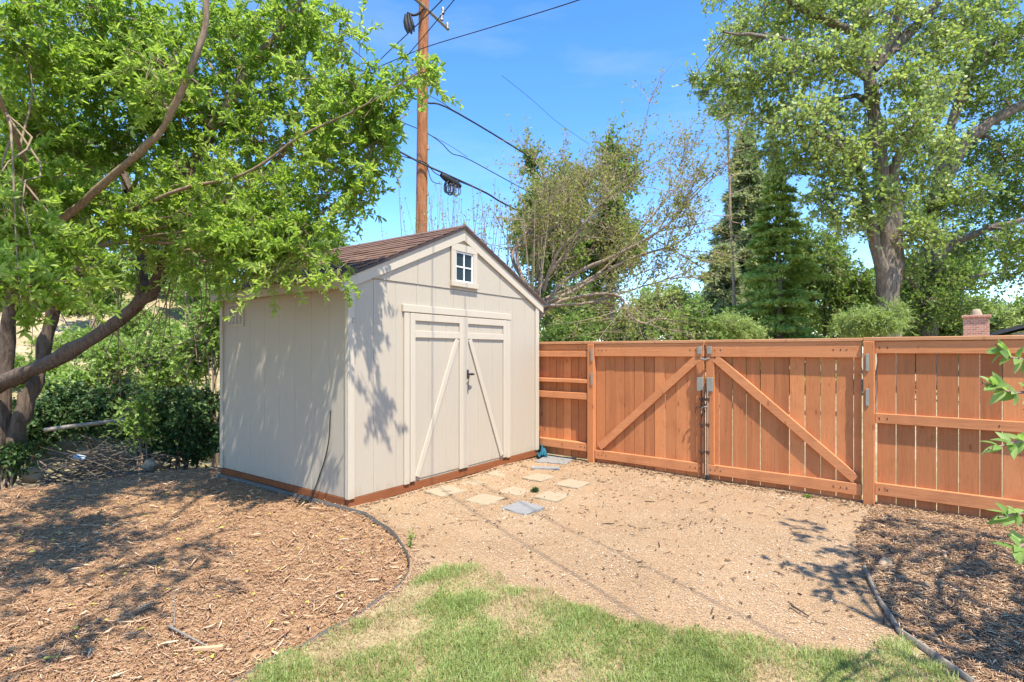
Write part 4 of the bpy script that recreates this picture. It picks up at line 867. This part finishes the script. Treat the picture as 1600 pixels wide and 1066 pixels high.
wire([at(600, 226, 12.55), at(625, 243, 12.7), at(664, 254, 12.9), at(682, 272, 13), at(720, 285, 13.2), at(760, 301, 13.7)], .012, 'slack thinner cable lashed to the lowest thick cable')
wire([at(668, 262, 13), at(675, 283, 13), at(690, 288, 13)], .010, 'hanging loop of cable from pole to splice case', 10)
wire([at(784, 118, 16), at(830, 155, 17), at(872, 192, 18), at(920, 225, 19)], .006, 'faint thin wire high in the open sky', 12)
scs = empty('splice_case', tuple(at(705, 285, 13.1)), .3, 'black cable splice case hanging on the lowest cable', 'cable box', )
nm = NM(); tubes(nm, spline([(-.27, -.1, .13), (.0, 0, .03), (.25, .1, -.06)], 6)[None], np.array([[.05, .085, .085, .085, .085, .05]]), 10); nm.build('case', M['cable'], scs, True)
q = R(8); nm = NM()
for k in range(12):
    a = np.linspace(0, 2*math.pi, 14); cx = q.uniform(-.12, .14); P = np.stack([cx+np.cos(a)*q.uniform(.05, .11), q.normal()*.05+.02*np.sin(a*2), -.17-cx*.35+np.sin(a)*q.uniform(.1, .2)], -1); tubes(nm, P[None], np.full((1, 14), .012), 5)
nm.build('cable_loops', m_plain('grey_black_cable', (.05, .05, .06), .5), scs, True)

# ------------------------------------------------------------------ thicket of shoots behind the roof
q = R(300)
def shoots(name, label, px0, px1, Y, n, ytop, q, leafm='leaf_spring'):
    c = at((px0+px1)/2, 560, Y); t = tree(name, (c[0], Y, 0), label, 'sapling'); tr = NM(); lf = NM()
    bx = at(px0, 560, Y)[0]+q.random(n)*(at(px1, 560, Y)[0]-at(px0, 560, Y)[0]); zt = CH+(HZ-(ytop+q.uniform(-5, 75, n)))/F*Y
    b0 = np.stack([bx, Y+q.normal(0, .5, n), 0*bx], -1); tp = b0+np.stack([q.normal(.0, .32, n), q.normal(0, .2, n), zt], -1)
    s = np.linspace(0, 1, 8)[None, :, None]; P = b0[:, None]*(1-s)+tp[:, None]*s+q.normal(size=(n, 1, 3))*.12*np.sin(s*3.1)
    tubes(tr, P, np.linspace(.014, .003, 8)[None]*q.uniform(.7, 1.2, (n, 1)), 4)
    K = 22; tt = q.uniform(.45, 1, (n, K, 1)); a = b0[:, None]*(1-tt)+tp[:, None]*tt
    leaves(lf, a.reshape(-1, 3), q.normal(size=(n*K, 3))+np.array([0, 0, .5]), .055, .024, q, .4, simple=True)
    finish(t, tr, lf, M['bark_red'], M[leafm], 'stems', 'leaves')
shoots('sapling_thicket', 'thin upright leafy shoots rising behind the shed roof by the pole', 628, 660, 10.5, 12, 300, q)
shoots('sapling_thicket', 'denser upright shoots behind the right side of the shed roof', 676, 835, 10, 75, 290, q)

# ------------------------------------------------------------------ bare-limbed spring tree behind the fence
q = R(310)
base = np.array([.55, 9.6, 0]); t = tree('spring_tree', base, 'sparse reddish twiggy tree arching over the fence beside the shed')
tr = NM(); lf = NM()
mains = [[(840,560,9.6),(835,470,9.6),(850,440,9.5),(900,370,9.4),(955,300,9.3),(1000,265,9.2)], [(838,500,9.6),(880,440,9.5),(960,400,9.2),(1040,355,9.0),(1075,310,8.9),(1085,270,8.9)], [(842,480,9.6),(900,455,9.5),(980,410,9.3),(1060,380,9.1),(1100,330,9.0)],
         [(838,520,9.6),(810,400,9.8),(830,360,9.8),(880,320,9.8),(905,280,9.8)], [(838,500,9.6),(880,470,9.4),(960,462,9.0),(985,495,8.8),(1010,505,8.7),(1035,490,8.7)], [(840,470,9.6),(800,395,10),(850,370,10),(900,350,10),(930,300,10)],
         [(845,470,9.6),(930,430,9.8),(1000,360,9.9),(1050,290,10),(1072,225,10)], [(850,455,9.5),(870,400,9.2),(920,340,9.0),(960,280,8.9)], [(845,480,9.5),(920,475,9.2),(1000,450,9.0),(1060,430,8.9)], [(842,460,9.6),(850,380,9.9),(860,320,10.1),(850,260,10.2)]]
L1 = []
for i, m_ in enumerate(mains): L1.append(limb(tr, [at(*p) for p in m_], .042 if i < 6 else .03, .005, 26, 7, .06, i))
def sub(parents, q, cnt, lr, r0, upv, kk=7, sides=3, frac=.25):
    A = []; 
    for p, r in parents:
        for j in range(cnt):
            i = int(q.uniform(frac, .97)*(len(p)-1)); d = nrm(p[min(i+1, len(p)-1)]-p[max(i-1, 0)])
            dirn = nrm(d*.7+q.normal(size=3)*.55+np.array([0, 0, upv])); L = q.uniform(*lr); s = np.linspace(0, 1, kk)[:, None]
            A.append(p[i]+dirn*L*s+q.normal(size=3)*L*.14*s*s)
    A = np.array(A); rr = r0*np.linspace(1, .25, kk)
    tubes(tr, A, np.broadcast_to(rr, A.shape[:2]), sides); return [(a, rr) for a in A]
L2 = sub(L1, q, 15, (.5, 1.3), .010, .28); L3 = sub(L2, q, 6, (.25, .7), .0055, .2); L4 = sub(L3, q, 2, (.12, .35), .0035, .1, 4)
AL = np.array([a for a, _ in L3]); n = len(AL); K = 7; ii = q.integers(2, 7, (n, K)); PL = AL[np.arange(n)[:, None], ii]+q.normal(size=(n, K, 3))*.02
leaves(lf, np.concatenate([PL.reshape(-1, 3)]*2)+q.normal(size=(2*n*K, 3))*.03, q.normal(size=(2*n*K, 3))+np.array([0, 0, .3]), .06, .03, q, .4, simple=True)
finish(t, tr, lf, M['bark_red'], M['leaf_spring'])

# ------------------------------------------------------------------ background trees
q = R(320)
far_tree('tree', 'rounded green tree top left of the gap above the twiggy tree', 848, 195, 530, 15, 82, 760, 'leaf_ash', q, .13, .075, nb=26, sparse=.8, group='trees beyond the yard')
far_tree('tree', 'taller dark green tree just right of the rounded one', 950, 205, 530, 16, 75, 700, 'leaf_ash', q, .13, .075, nb=24, sparse=.8, group='trees beyond the yard')
for (lab, px, yt, yb, Y, hw, n, mt) in [('bright green hedge bush just right of the shed above the fence', 890, 480, 600, 11.5, 60, 320, 'leaf_shrub'), ('green bush above the middle of the left gate', 985, 478, 600, 12.5, 55, 280, 'leaf_ash'), ('pale green bush above the meeting of the gates', 1080, 455, 600, 14, 55, 300, 'leaf_shrub')]:
    far_tree('hedge_bush', lab, px, yt, yb, Y, hw, n, mt, q, .09, .05, group='bushes behind the fence', nb=14, trunk=.05, cat='bush')
far_tree('tree', 'low pale tree far beyond the gates', 1040, 430, 545, 30, 50, 350, 'juniper', q, .2, .11, group='trees beyond the yard')
far_tree('tree', 'distant tree between spruce and big trunk', 1290, 330, 545, 27, 80, 650, 'leaf_ash', q, .18, .1, group='trees beyond the yard', nb=24)
far_tree('tree', 'bright leafy tree right behind the big trunk', 1440, 350, 560, 25, 95, 800, 'leaf_shrub', q, .18, .1, group='trees beyond the yard', nb=26)
far_tree('tree', 'dark leafy tree standing left of the brick chimney', 1465, 440, 560, 21, 55, 420, 'needle_spruce', q, .15, .07, group='trees beyond the yard')
far_tree('tree', 'hazy distant tree behind the brick chimney', 1565, 470, 560, 32, 60, 420, 'juniper', q, .2, .11, group='trees beyond the yard')
for j, (lab, px, yt, hw) in enumerate([('far tree low behind the twiggy tree', 900, 440, 70), ('far tree low between the left gate and the pines', 1010, 455, 70), ('distant tree under the dead trunk', 1120, 430, 60), ('distant tree low behind the spruce', 1230, 420, 75), ('distant tree left of the huge trunk', 1330, 410, 70), ('distant tree right of the huge trunk', 1430, 430, 60), ('distant tree low left of the chimney', 1500, 455, 55), ('distant tree at the right edge above the dark roof', 1620, 450, 60)]):
    far_tree('tree', lab, px, yt, 548, 36+2*(j % 3), hw, 420, ('leaf_ash', 'leaf_shrub', 'juniper')[j % 3], q, .26, .15, group='trees beyond the yard', zb=-.1)
shrub('juniper_bush', 'pale feathery juniper bush above the right gate', 1362, 505, 12, 62, 30, 420, 'juniper', q, .09, .02, 16, .35, 5, nb=14, cat='bush')
shrub('juniper_bush', 'pale feathery bush at the foot of the spruce', 1150, 510, 14, 50, 30, 300, 'juniper', q, .09, .02, 16, .35, 5, nb=12, cat='bush')

def conifer(name, label, px, ytop, Y, hw, mat, q, levels=34, per_l=7, droop=.35, zlow=.2, nl=.10, wl=.035, start=.0, thin=1.0):
    top = at(px, ytop, Y); H = top[2]; x0 = top[0]; t = tree(name, (x0, Y, -.08), label, 'conifer'); tr = NM(); lf = NM()
    limb(tr, [(x0, Y, -.3), (x0+.05, Y, H*.5), (x0, Y, H)], .02*H, .01, 16, 8, .04, 1); Wd = hw/F*Y
    A = []; Ls = []
    for k in range(levels):
        f = k/(levels-1); z = zlow+(H*.985-zlow)*f; wl_ = Wd*(1-f)**.85*q.uniform(.58, 1.2)+.12
        for j in range(per_l):
            if q.random() > thin: continue
            a = q.uniform(0, 6.28); L = wl_*q.uniform(.6, 1.08); s = np.linspace(0, 1, 7)[:, None]
            A.append(np.array([x0, Y, z+q.normal()*.05*H/20])+np.array([math.cos(a), math.sin(a), 0])*L*s+np.array([0, 0, 1])*(L*(.12*s-droop*s**1.5+.22*droop*s**4))); Ls.append(L)
    A = np.array(A); Ls = np.array(Ls); n = len(A)
    tubes(tr, A, np.linspace(.018, .004, 7)[None]*np.ones((n, 1)), 4)
    for i in range(n):
        m_ = int(22+Ls[i]*42); f = q.uniform(.15, 1, m_)**.8; idx = np.clip((f*6).astype(int), 0, 5); fr = f*6-idx
        p = A[i][idx]*(1-fr[:, None])+A[i][idx+1]*fr[:, None]; d = nrm(A[i][-1]-A[i][0]); sd_ = np.cross(d, [0, 0, 1]); sg = q.choice([-1, 1], m_)
        dirs = d*.6+sd_*sg[:, None]*.8+np.array([0, 0, -.15])+q.normal(size=(m_, 3))*.18; ln = Ls[i]*.26*(1.15-f)+.06
        # each spray: chain of needle tufts
        for c_ in range(4):
            leaves(lf, p+dirs*(ln*c_/4.)[:, None], dirs+q.normal(size=(m_, 3))*.35, nl*1.6, wl, q, .35, simple=True, rbias=.3+.45*f)
    finish(t, tr, lf, M['bark_grey'], M[mat]); return t
conifer('spruce_tree', 'dense dark green spruce with drooping layered boughs', 1213, 250, 20, 98, 'needle_spruce', R(330), 27, 10, .36, .2, .13, .05)
# soft pine behind spruce
q = R(331)
conifer('pine_tree', 'soft grey green pine behind the spruce, bare trunk below', 1165, 205, 27, 78, 'needle_pine', q, 34, 8, .05, 1.5, .24, .07, thin=.9)
conifer('pine_tree', 'rounded grey green pine left of the dead trunk', 1130, 385, 24, 65, 'needle_pine', q, 24, 9, .1, .8, .22, .06)
t = tree('dead_trunk', (at(1145, 560, 22)[0], 22, -.1), 'slim bare reddish trunk with tufted top left of the spruce')
tr = NM(); lf = NM(); P = limb(tr, [at(1150, 580, 22), at(1146, 440, 22), at(1141, 300, 22), at(1138, 210, 22), at(1135, 160, 22)], .065, .03, 14, 8, .06, 3)
Bd = [(at(1140+q.normal()*14, 150+q.normal()*42, 22+q.normal()*.4), q.uniform(.35, .7), 13) for _ in range(12)]; connect(tr, nodes_of(P), Bd, q, .05, 5)
for j in range(14): y0 = q.uniform(230, 500); limb(tr, [at(1143, y0, 22), at(1143+q.choice([-1, 1])*q.uniform(10, 40), y0-q.uniform(-10, 14), 22+q.normal()*.4)], .03, .008, 5, 4, .03, j)
blob_foliage(lf, tr, Bd, q, .16, .06, .6, 10, .3, .3, .5, .6, simple=True, twr=.012)
finish(t, tr, lf, M['bark_red'], M['leaf_cotton'])

# big cottonwood
q = R(340); Y0 = 18.0
t = tree('cottonwood_tree', (at(1388, 590, Y0)[0], Y0, -.08), 'huge old cottonwood with thick forked trunk and airy crown')
tr = NM(); lf = NM()
LM = [limb(tr, [at(1386, 600, Y0), at(1384, 520, Y0), at(1382, 420, Y0), at(1378, 330, Y0), at(1368, 250, Y0), at(1362, 180, Y0), at(1355, 110, Y0), at(1350, 40, Y0), at(1345, -60, Y0)], .38, .13, 34, 14, .06, 1, .7),
      limb(tr, [at(1384, 470, 18), at(1374, 420, 17.75), at(1360, 360, 17.5), at(1352, 300, 17.4), at(1330, 230, 17.2), at(1270, 195, 17)], .22, .05, 20, 10, .06, 2),
      limb(tr, [at(1392, 470, 18), at(1405, 380, 17.9), at(1400, 270, 17.8), at(1425, 215, 17.6), at(1450, 170, 17.4)], .25, .07, 20, 10, .06, 3),
      limb(tr, [at(1358, 110, Y0), at(1390, 80, 18.2), at(1420, 50, 18.4), at(1460, 10, 18.6), at(1500, -50, 19)], .26, .1, 14, 9, .05, 4),
      limb(tr, [at(1362, 100, Y0), at(1392, 60, 18), at(1405, 10, 18), at(1412, -60, 18)], .22, .1, 14, 9, .05, 5),
      limb(tr, [at(1350, 80, Y0), at(1320, 50, 17.5), at(1270, 25, 17.2), at(1235, 5, 17), at(1190, -20, 16.8)], .16, .05, 14, 8, .05, 6),
      limb(tr, [at(1353, 120, Y0), at(1300, 90, 17.4), at(1240, 65, 17), at(1180, 55, 16.6), at(1130, 50, 16.4)], .13, .03, 16, 7, .05, 7),
      limb(tr, [at(1345, 270, 17.4), at(1300, 225, 17), at(1240, 200, 16.6), at(1190, 190, 16.4)], .12, .03, 14, 7, .05, 8),
      limb(tr, [at(1362, 170, Y0), at(1340, 150, 18.4), at(1310, 155, 18.8), at(1250, 160, 19.2)], .12, .03, 12, 7, .05, 9)]
nd = nodes_of(*LM); B = []
for px, py, rp, n_ in [(1150,60,45,30),(1190,30,55,42),(1250,20,55,46),(1310,20,50,40),(1200,110,50,40),(1260,100,55,48),(1320,90,45,34),(1150,140,40,22),(1200,180,45,30),(1250,190,50,40),(1310,180,50,38),(1290,240,50,36),(1240,250,40,24),(1200,240,30,14),(1330,270,45,30),(1370,220,50,34),(1420,200,50,36),(1450,150,45,32),(1410,120,40,26),(1460,80,50,36),(1430,40,50,34),(1500,40,50,36),(1380,20,45,30),(1460,230,45,32),(1430,290,45,32),(1380,310,45,26),(1330,340,40,24),(1290,310,40,22),(1400,350,40,24),(1440,370,45,30),(1120,110,22,10),(1100,140,14,6),(1130,170,22,9),(1085,120,10,4),(1150,-40,60,30),(1250,-60,60,30),(1350,-50,60,30),(1450,-50,60,30),(1540,-40,60,30)]:
    Y = 17.7+q.normal()*.9; r_ = rp/F*Y; B.append((at(px, py, Y), np.array([r_, r_*1.2, r_*.75]), n_*4.4))
connect(tr, nd, B, q, .07, 5, .03)
blob_foliage(lf, tr, B, q, .135, .10, .62, 8, .3, .25, .6, .7, simple=True, twr=.012, tone=.16)
finish(t, tr, lf, M['bark_grey'], M['leaf_cotton'])
# second leaning cottonwood at right
q = R(341)
t = tree('cottonwood_tree', (at(1440, 585, 20)[0], 20, -.08), 'leaning cottonwood right of the huge trunk, limbs sweeping to the right edge')
tr = NM(); lf = NM(); Y0 = 20
LM = [limb(tr, [at(1450, 600, Y0), at(1448, 520, Y0), at(1450, 430, Y0), at(1452, 350, Y0), at(1462, 280, Y0), at(1480, 200, Y0), at(1515, 110, Y0), at(1560, 70, Y0), at(1640, 10, Y0)], .26, .11, 28, 12, .06, 1),
      limb(tr, [at(1450, 340, Y0), at(1490, 245, 19.7), at(1530, 205, 19.5), at(1570, 180, 19.3), at(1640, 140, 19)], .3, .12, 16, 9, .05, 2),
      limb(tr, [at(1440, 470, Y0), at(1475, 395, 19.6), at(1530, 365, 19), at(1580, 350, 18.5), at(1660, 330, 18)], .17, .06, 16, 9, .05, 3)]
nd = nodes_of(*LM); B = []
for px, py, rp, n_ in [(1500,150,45,30),(1540,90,50,36),(1590,50,50,36),(1530,20,50,30),(1600,120,45,30),(1560,160,45,32),(1520,230,45,34),(1570,250,55,50),(1620,230,55,40),(1500,300,50,44),(1560,310,55,56),(1610,310,50,44),(1460,330,40,26),(1540,370,50,40),(1590,380,45,34),(1490,380,40,28),(1440,420,38,22),(1580,430,32,12),(1620,410,40,24),(1640,170,50,30),(1650,60,60,30),(1410,430,30,14),(1450,470,34,26),(1480,440,34,26),(1430,500,28,18),(1500,480,30,18)]:
    Y = 19.3+q.normal()*.9; r_ = rp/F*Y; B.append((at(px, py, Y), np.array([r_, r_*1.2, r_*.75]), n_*4.2))
connect(tr, nd, B, q, .07, 5, .03)
blob_foliage(lf, tr, B, q, .125, .09, .62, 9, .3, .25, .6, .7, simple=True, twr=.012, tone=.16)
finish(t, tr, lf, M['bark_grey'], M['leaf_ash'])

# neighbour house: roof and brick chimney
hp = at(1600, 530, 16); hs = empty('house', (hp[0]+1.5, 17.5, -.08), -.72, 'neighbour house with dark roof edge and red brick chimney behind the fence', 'house')
def hl(p): # world to house-local
    v = np.asarray(p, float)-np.array([hp[0]+1.5, 17.5, -.08]); c, s = math.cos(.72), math.sin(.72); return np.array([v[0]*c-v[1]*s, v[0]*s+v[1]*c, v[2]])
e0 = hl(at(1546, 522, 16.5)); e1 = hl(at(1680, 484, 16.5))
b = BX(); b.prism([(e0[0]+.35, -.1), (e0[0]+5.5, -.1), (e0[0]+5.5, e1[2]-.2), (e1[0], e1[2]-.2), (e0[0]+.35, e0[2]-.05)], .6, 5); b.build('wall', m_plain('tan_house_wall', (.36, .29, .23), .9), hs)
b = BX(); b.prism([(e0[0], e0[2]-.02), (e1[0]+.4, e1[2]-.02), (e1[0]+.4, e1[2]+.12), (e0[0], e0[2]+.10)], .3, 5.4); b.build('roof', m_plain('dark_grey_roof', (.07, .07, .075), .9, .2, 0, .3, 20, .3), hs)
kb = NT('red_brick'); bt = kb.n('TexBrick'); kb.set(bt.inputs['Vector'], kb.coord((1, 1, 1))); 
mp = kb.t.nodes.new('ShaderNodeMapping'); tc = kb.t.nodes.new('ShaderNodeTexCoord'); cx_ = kb.n('SeparateXYZ'); kb.t.links.new(tc.outputs['Object'], cx_.inputs[0]); cm = kb.n('CombineXYZ'); kb.t.links.new(kb.math('ADD', cx_.outputs[0], cx_.outputs[1]), cm.inputs[0]); kb.t.links.new(cx_.outputs[2], cm.inputs[1]); kb.set(bt.inputs['Vector'], cm.outputs[0])
bt.inputs['Scale'].default_value = 4.2; bt.inputs['Color1'].default_value = (.42, .17, .11, 1); bt.inputs['Color2'].default_value = (.56, .27, .18, 1); bt.inputs['Mortar'].default_value = (.62, .45, .36, 1); bt.inputs['Mortar Size'].default_value = .02
M['brick'] = kb.col(bt.outputs[0], .9, .15)
c0 = hl(at(1505, 525, 15.5)); c1 = hl(at(1546, 494, 15.5))
b = BX(); b.box(c0[0], c1[0], c0[1], c0[1]+.6, -.1, c1[2]-.06, None, .006); cho = b.build('chimney', M['brick'], hs)
b = BX(); b.box(c0[0]-.04, c1[0]+.04, c0[1]-.04, c0[1]+.64, c1[2]-.058, c1[2]+.02, None, .01); b.build('chimney_cap', M['brick'], cho)
nm = NM(); px_ = (c0[0]+c1[0])/2; tubes(nm, np.array([[(px_, c0[1]+.3, c1[2]+.02), (px_, c0[1]+.3, c1[2]+.1), (px_, c0[1]+.3, c1[2]+.2), (px_, c0[1]+.3, c1[2]+.21)]]), np.array([[.14, .12, .08, .005]]), 10); nm.build('flue', M['paver'], cho)

# ------------------------------------------------------------------ young tree at the right edge
q = R(400); tb = np.array([2.55, 1.35, 0.0])
t = tree('young_tree', tb, 'young tree at the right edge, large green leaves reaching into view'); tr = NM(); lf = NM()
T1 = limb(tr, [tb+[0, 0, -.1], tb+[.02, .03, 1.0], tb+[.1, .0, 2.0], tb+[.15, .1, 3.3]], .06, .02, 14, 10, .04, 1)
def bigleaf(lf, p, d, n_, L, W, q):
    d = nrm(np.asarray(d, float)); s = nrm(np.cross(d, n_)); n2 = np.cross(s, d); k = 7; V = []; f = np.linspace(0, 1, k); cur = q.uniform(.1, .4)
    prof = np.sin(np.pi*f**.8)**.8*(1-.25*f)
    for i in range(k):
        c = p+d*L*f[i]-n2*L*cur*f[i]**2; V += [c-s*W*.5*prof[i]+n2*W*.16*prof[i], c, c+s*W*.5*prof[i]+n2*W*.16*prof[i]]
    Fq = [[i*3+a, i*3+a+1, i*3+a+4, i*3+a+3] for i in range(k-1) for a in (0, 1)]
    lf.add(np.array(V), np.array(Fq), np.full(k*3, np.clip(q.normal(.5, .25), 0, 1)))
tw_list = []
for (pts, nl) in [([(1720,520,1.75),(1640,560,1.6),(1580,560,1.55),(1556,538,1.52)], 12), ([(1730,560,1.75),(1650,600,1.6),(1590,615,1.52),(1535,598,1.48)], 20), ([(1740,640,1.75),(1660,670,1.6),(1600,688,1.52),(1545,702,1.48)], 18), ([(1750,720,1.7),(1680,780,1.55),(1610,800,1.46),(1560,808,1.42)], 14), ([(1700,800,1.6),(1640,835,1.5),(1600,850,1.45),(1585,862,1.42)], 11), ([(1700,590,1.9),(1640,640,1.85),(1600,640,1.8)], 6)]:
    P = limb(tr, [T1[0][7]*.3+at(*pts[0])*.7]+[at(*p) for p in pts],   .008, .0026, 14, 6, .02, 2); tw_list.append(P)
    nl = int(nl*2.1)
    for j in range(nl):
        f = .12+.88*((j+.5)/nl)**.62; i = int(f*13); p = P[0][i]; d = nrm(P[0][min(i+1, 13)]-P[0][i-1]); sgn = 1 if j % 2 else -1
        bigleaf(lf, p, d*.7+np.array([0, 0, .5*sgn+.1])+q.normal(size=3)*.35, nrm(np.array([0, -.6, 1])+q.normal(size=3)*.35), q.uniform(.034, .058), q.uniform(.016, .026), q)
B = [(np.array(c), np.array([r, r, r*.7]), n_) for c, r, n_ in [((3.0,1.4,2.6),.5,40),((2.6,1.9,2.9),.5,44),((3.4,2.0,2.7),.5,44),((2.9,1.0,3.3),.5,40),((3.3,2.6,2.4),.42,34),((3.0,2.5,3.2),.45,36),((3.9,1.6,2.5),.5,40),((3.7,2.6,3.2),.45,34),((2.95,2.0,1.9),.3,18),((2.9,.6,2.7),.4,26),((3.6,3.1,1.9),.28,12)]]
B = [(c+np.array([.32, .0, 0]), r, n_*.48) for c, r, n_ in B]
connect(tr, nodes_of(T1), B, q, .02, 5, .03)
blob_foliage(lf, tr, B, q, .085, .045, .4, 13, .8, .1, .5, .7, twr=.004)
finish(t, tr, lf, M['bark_limb'], M['leaf_near'])
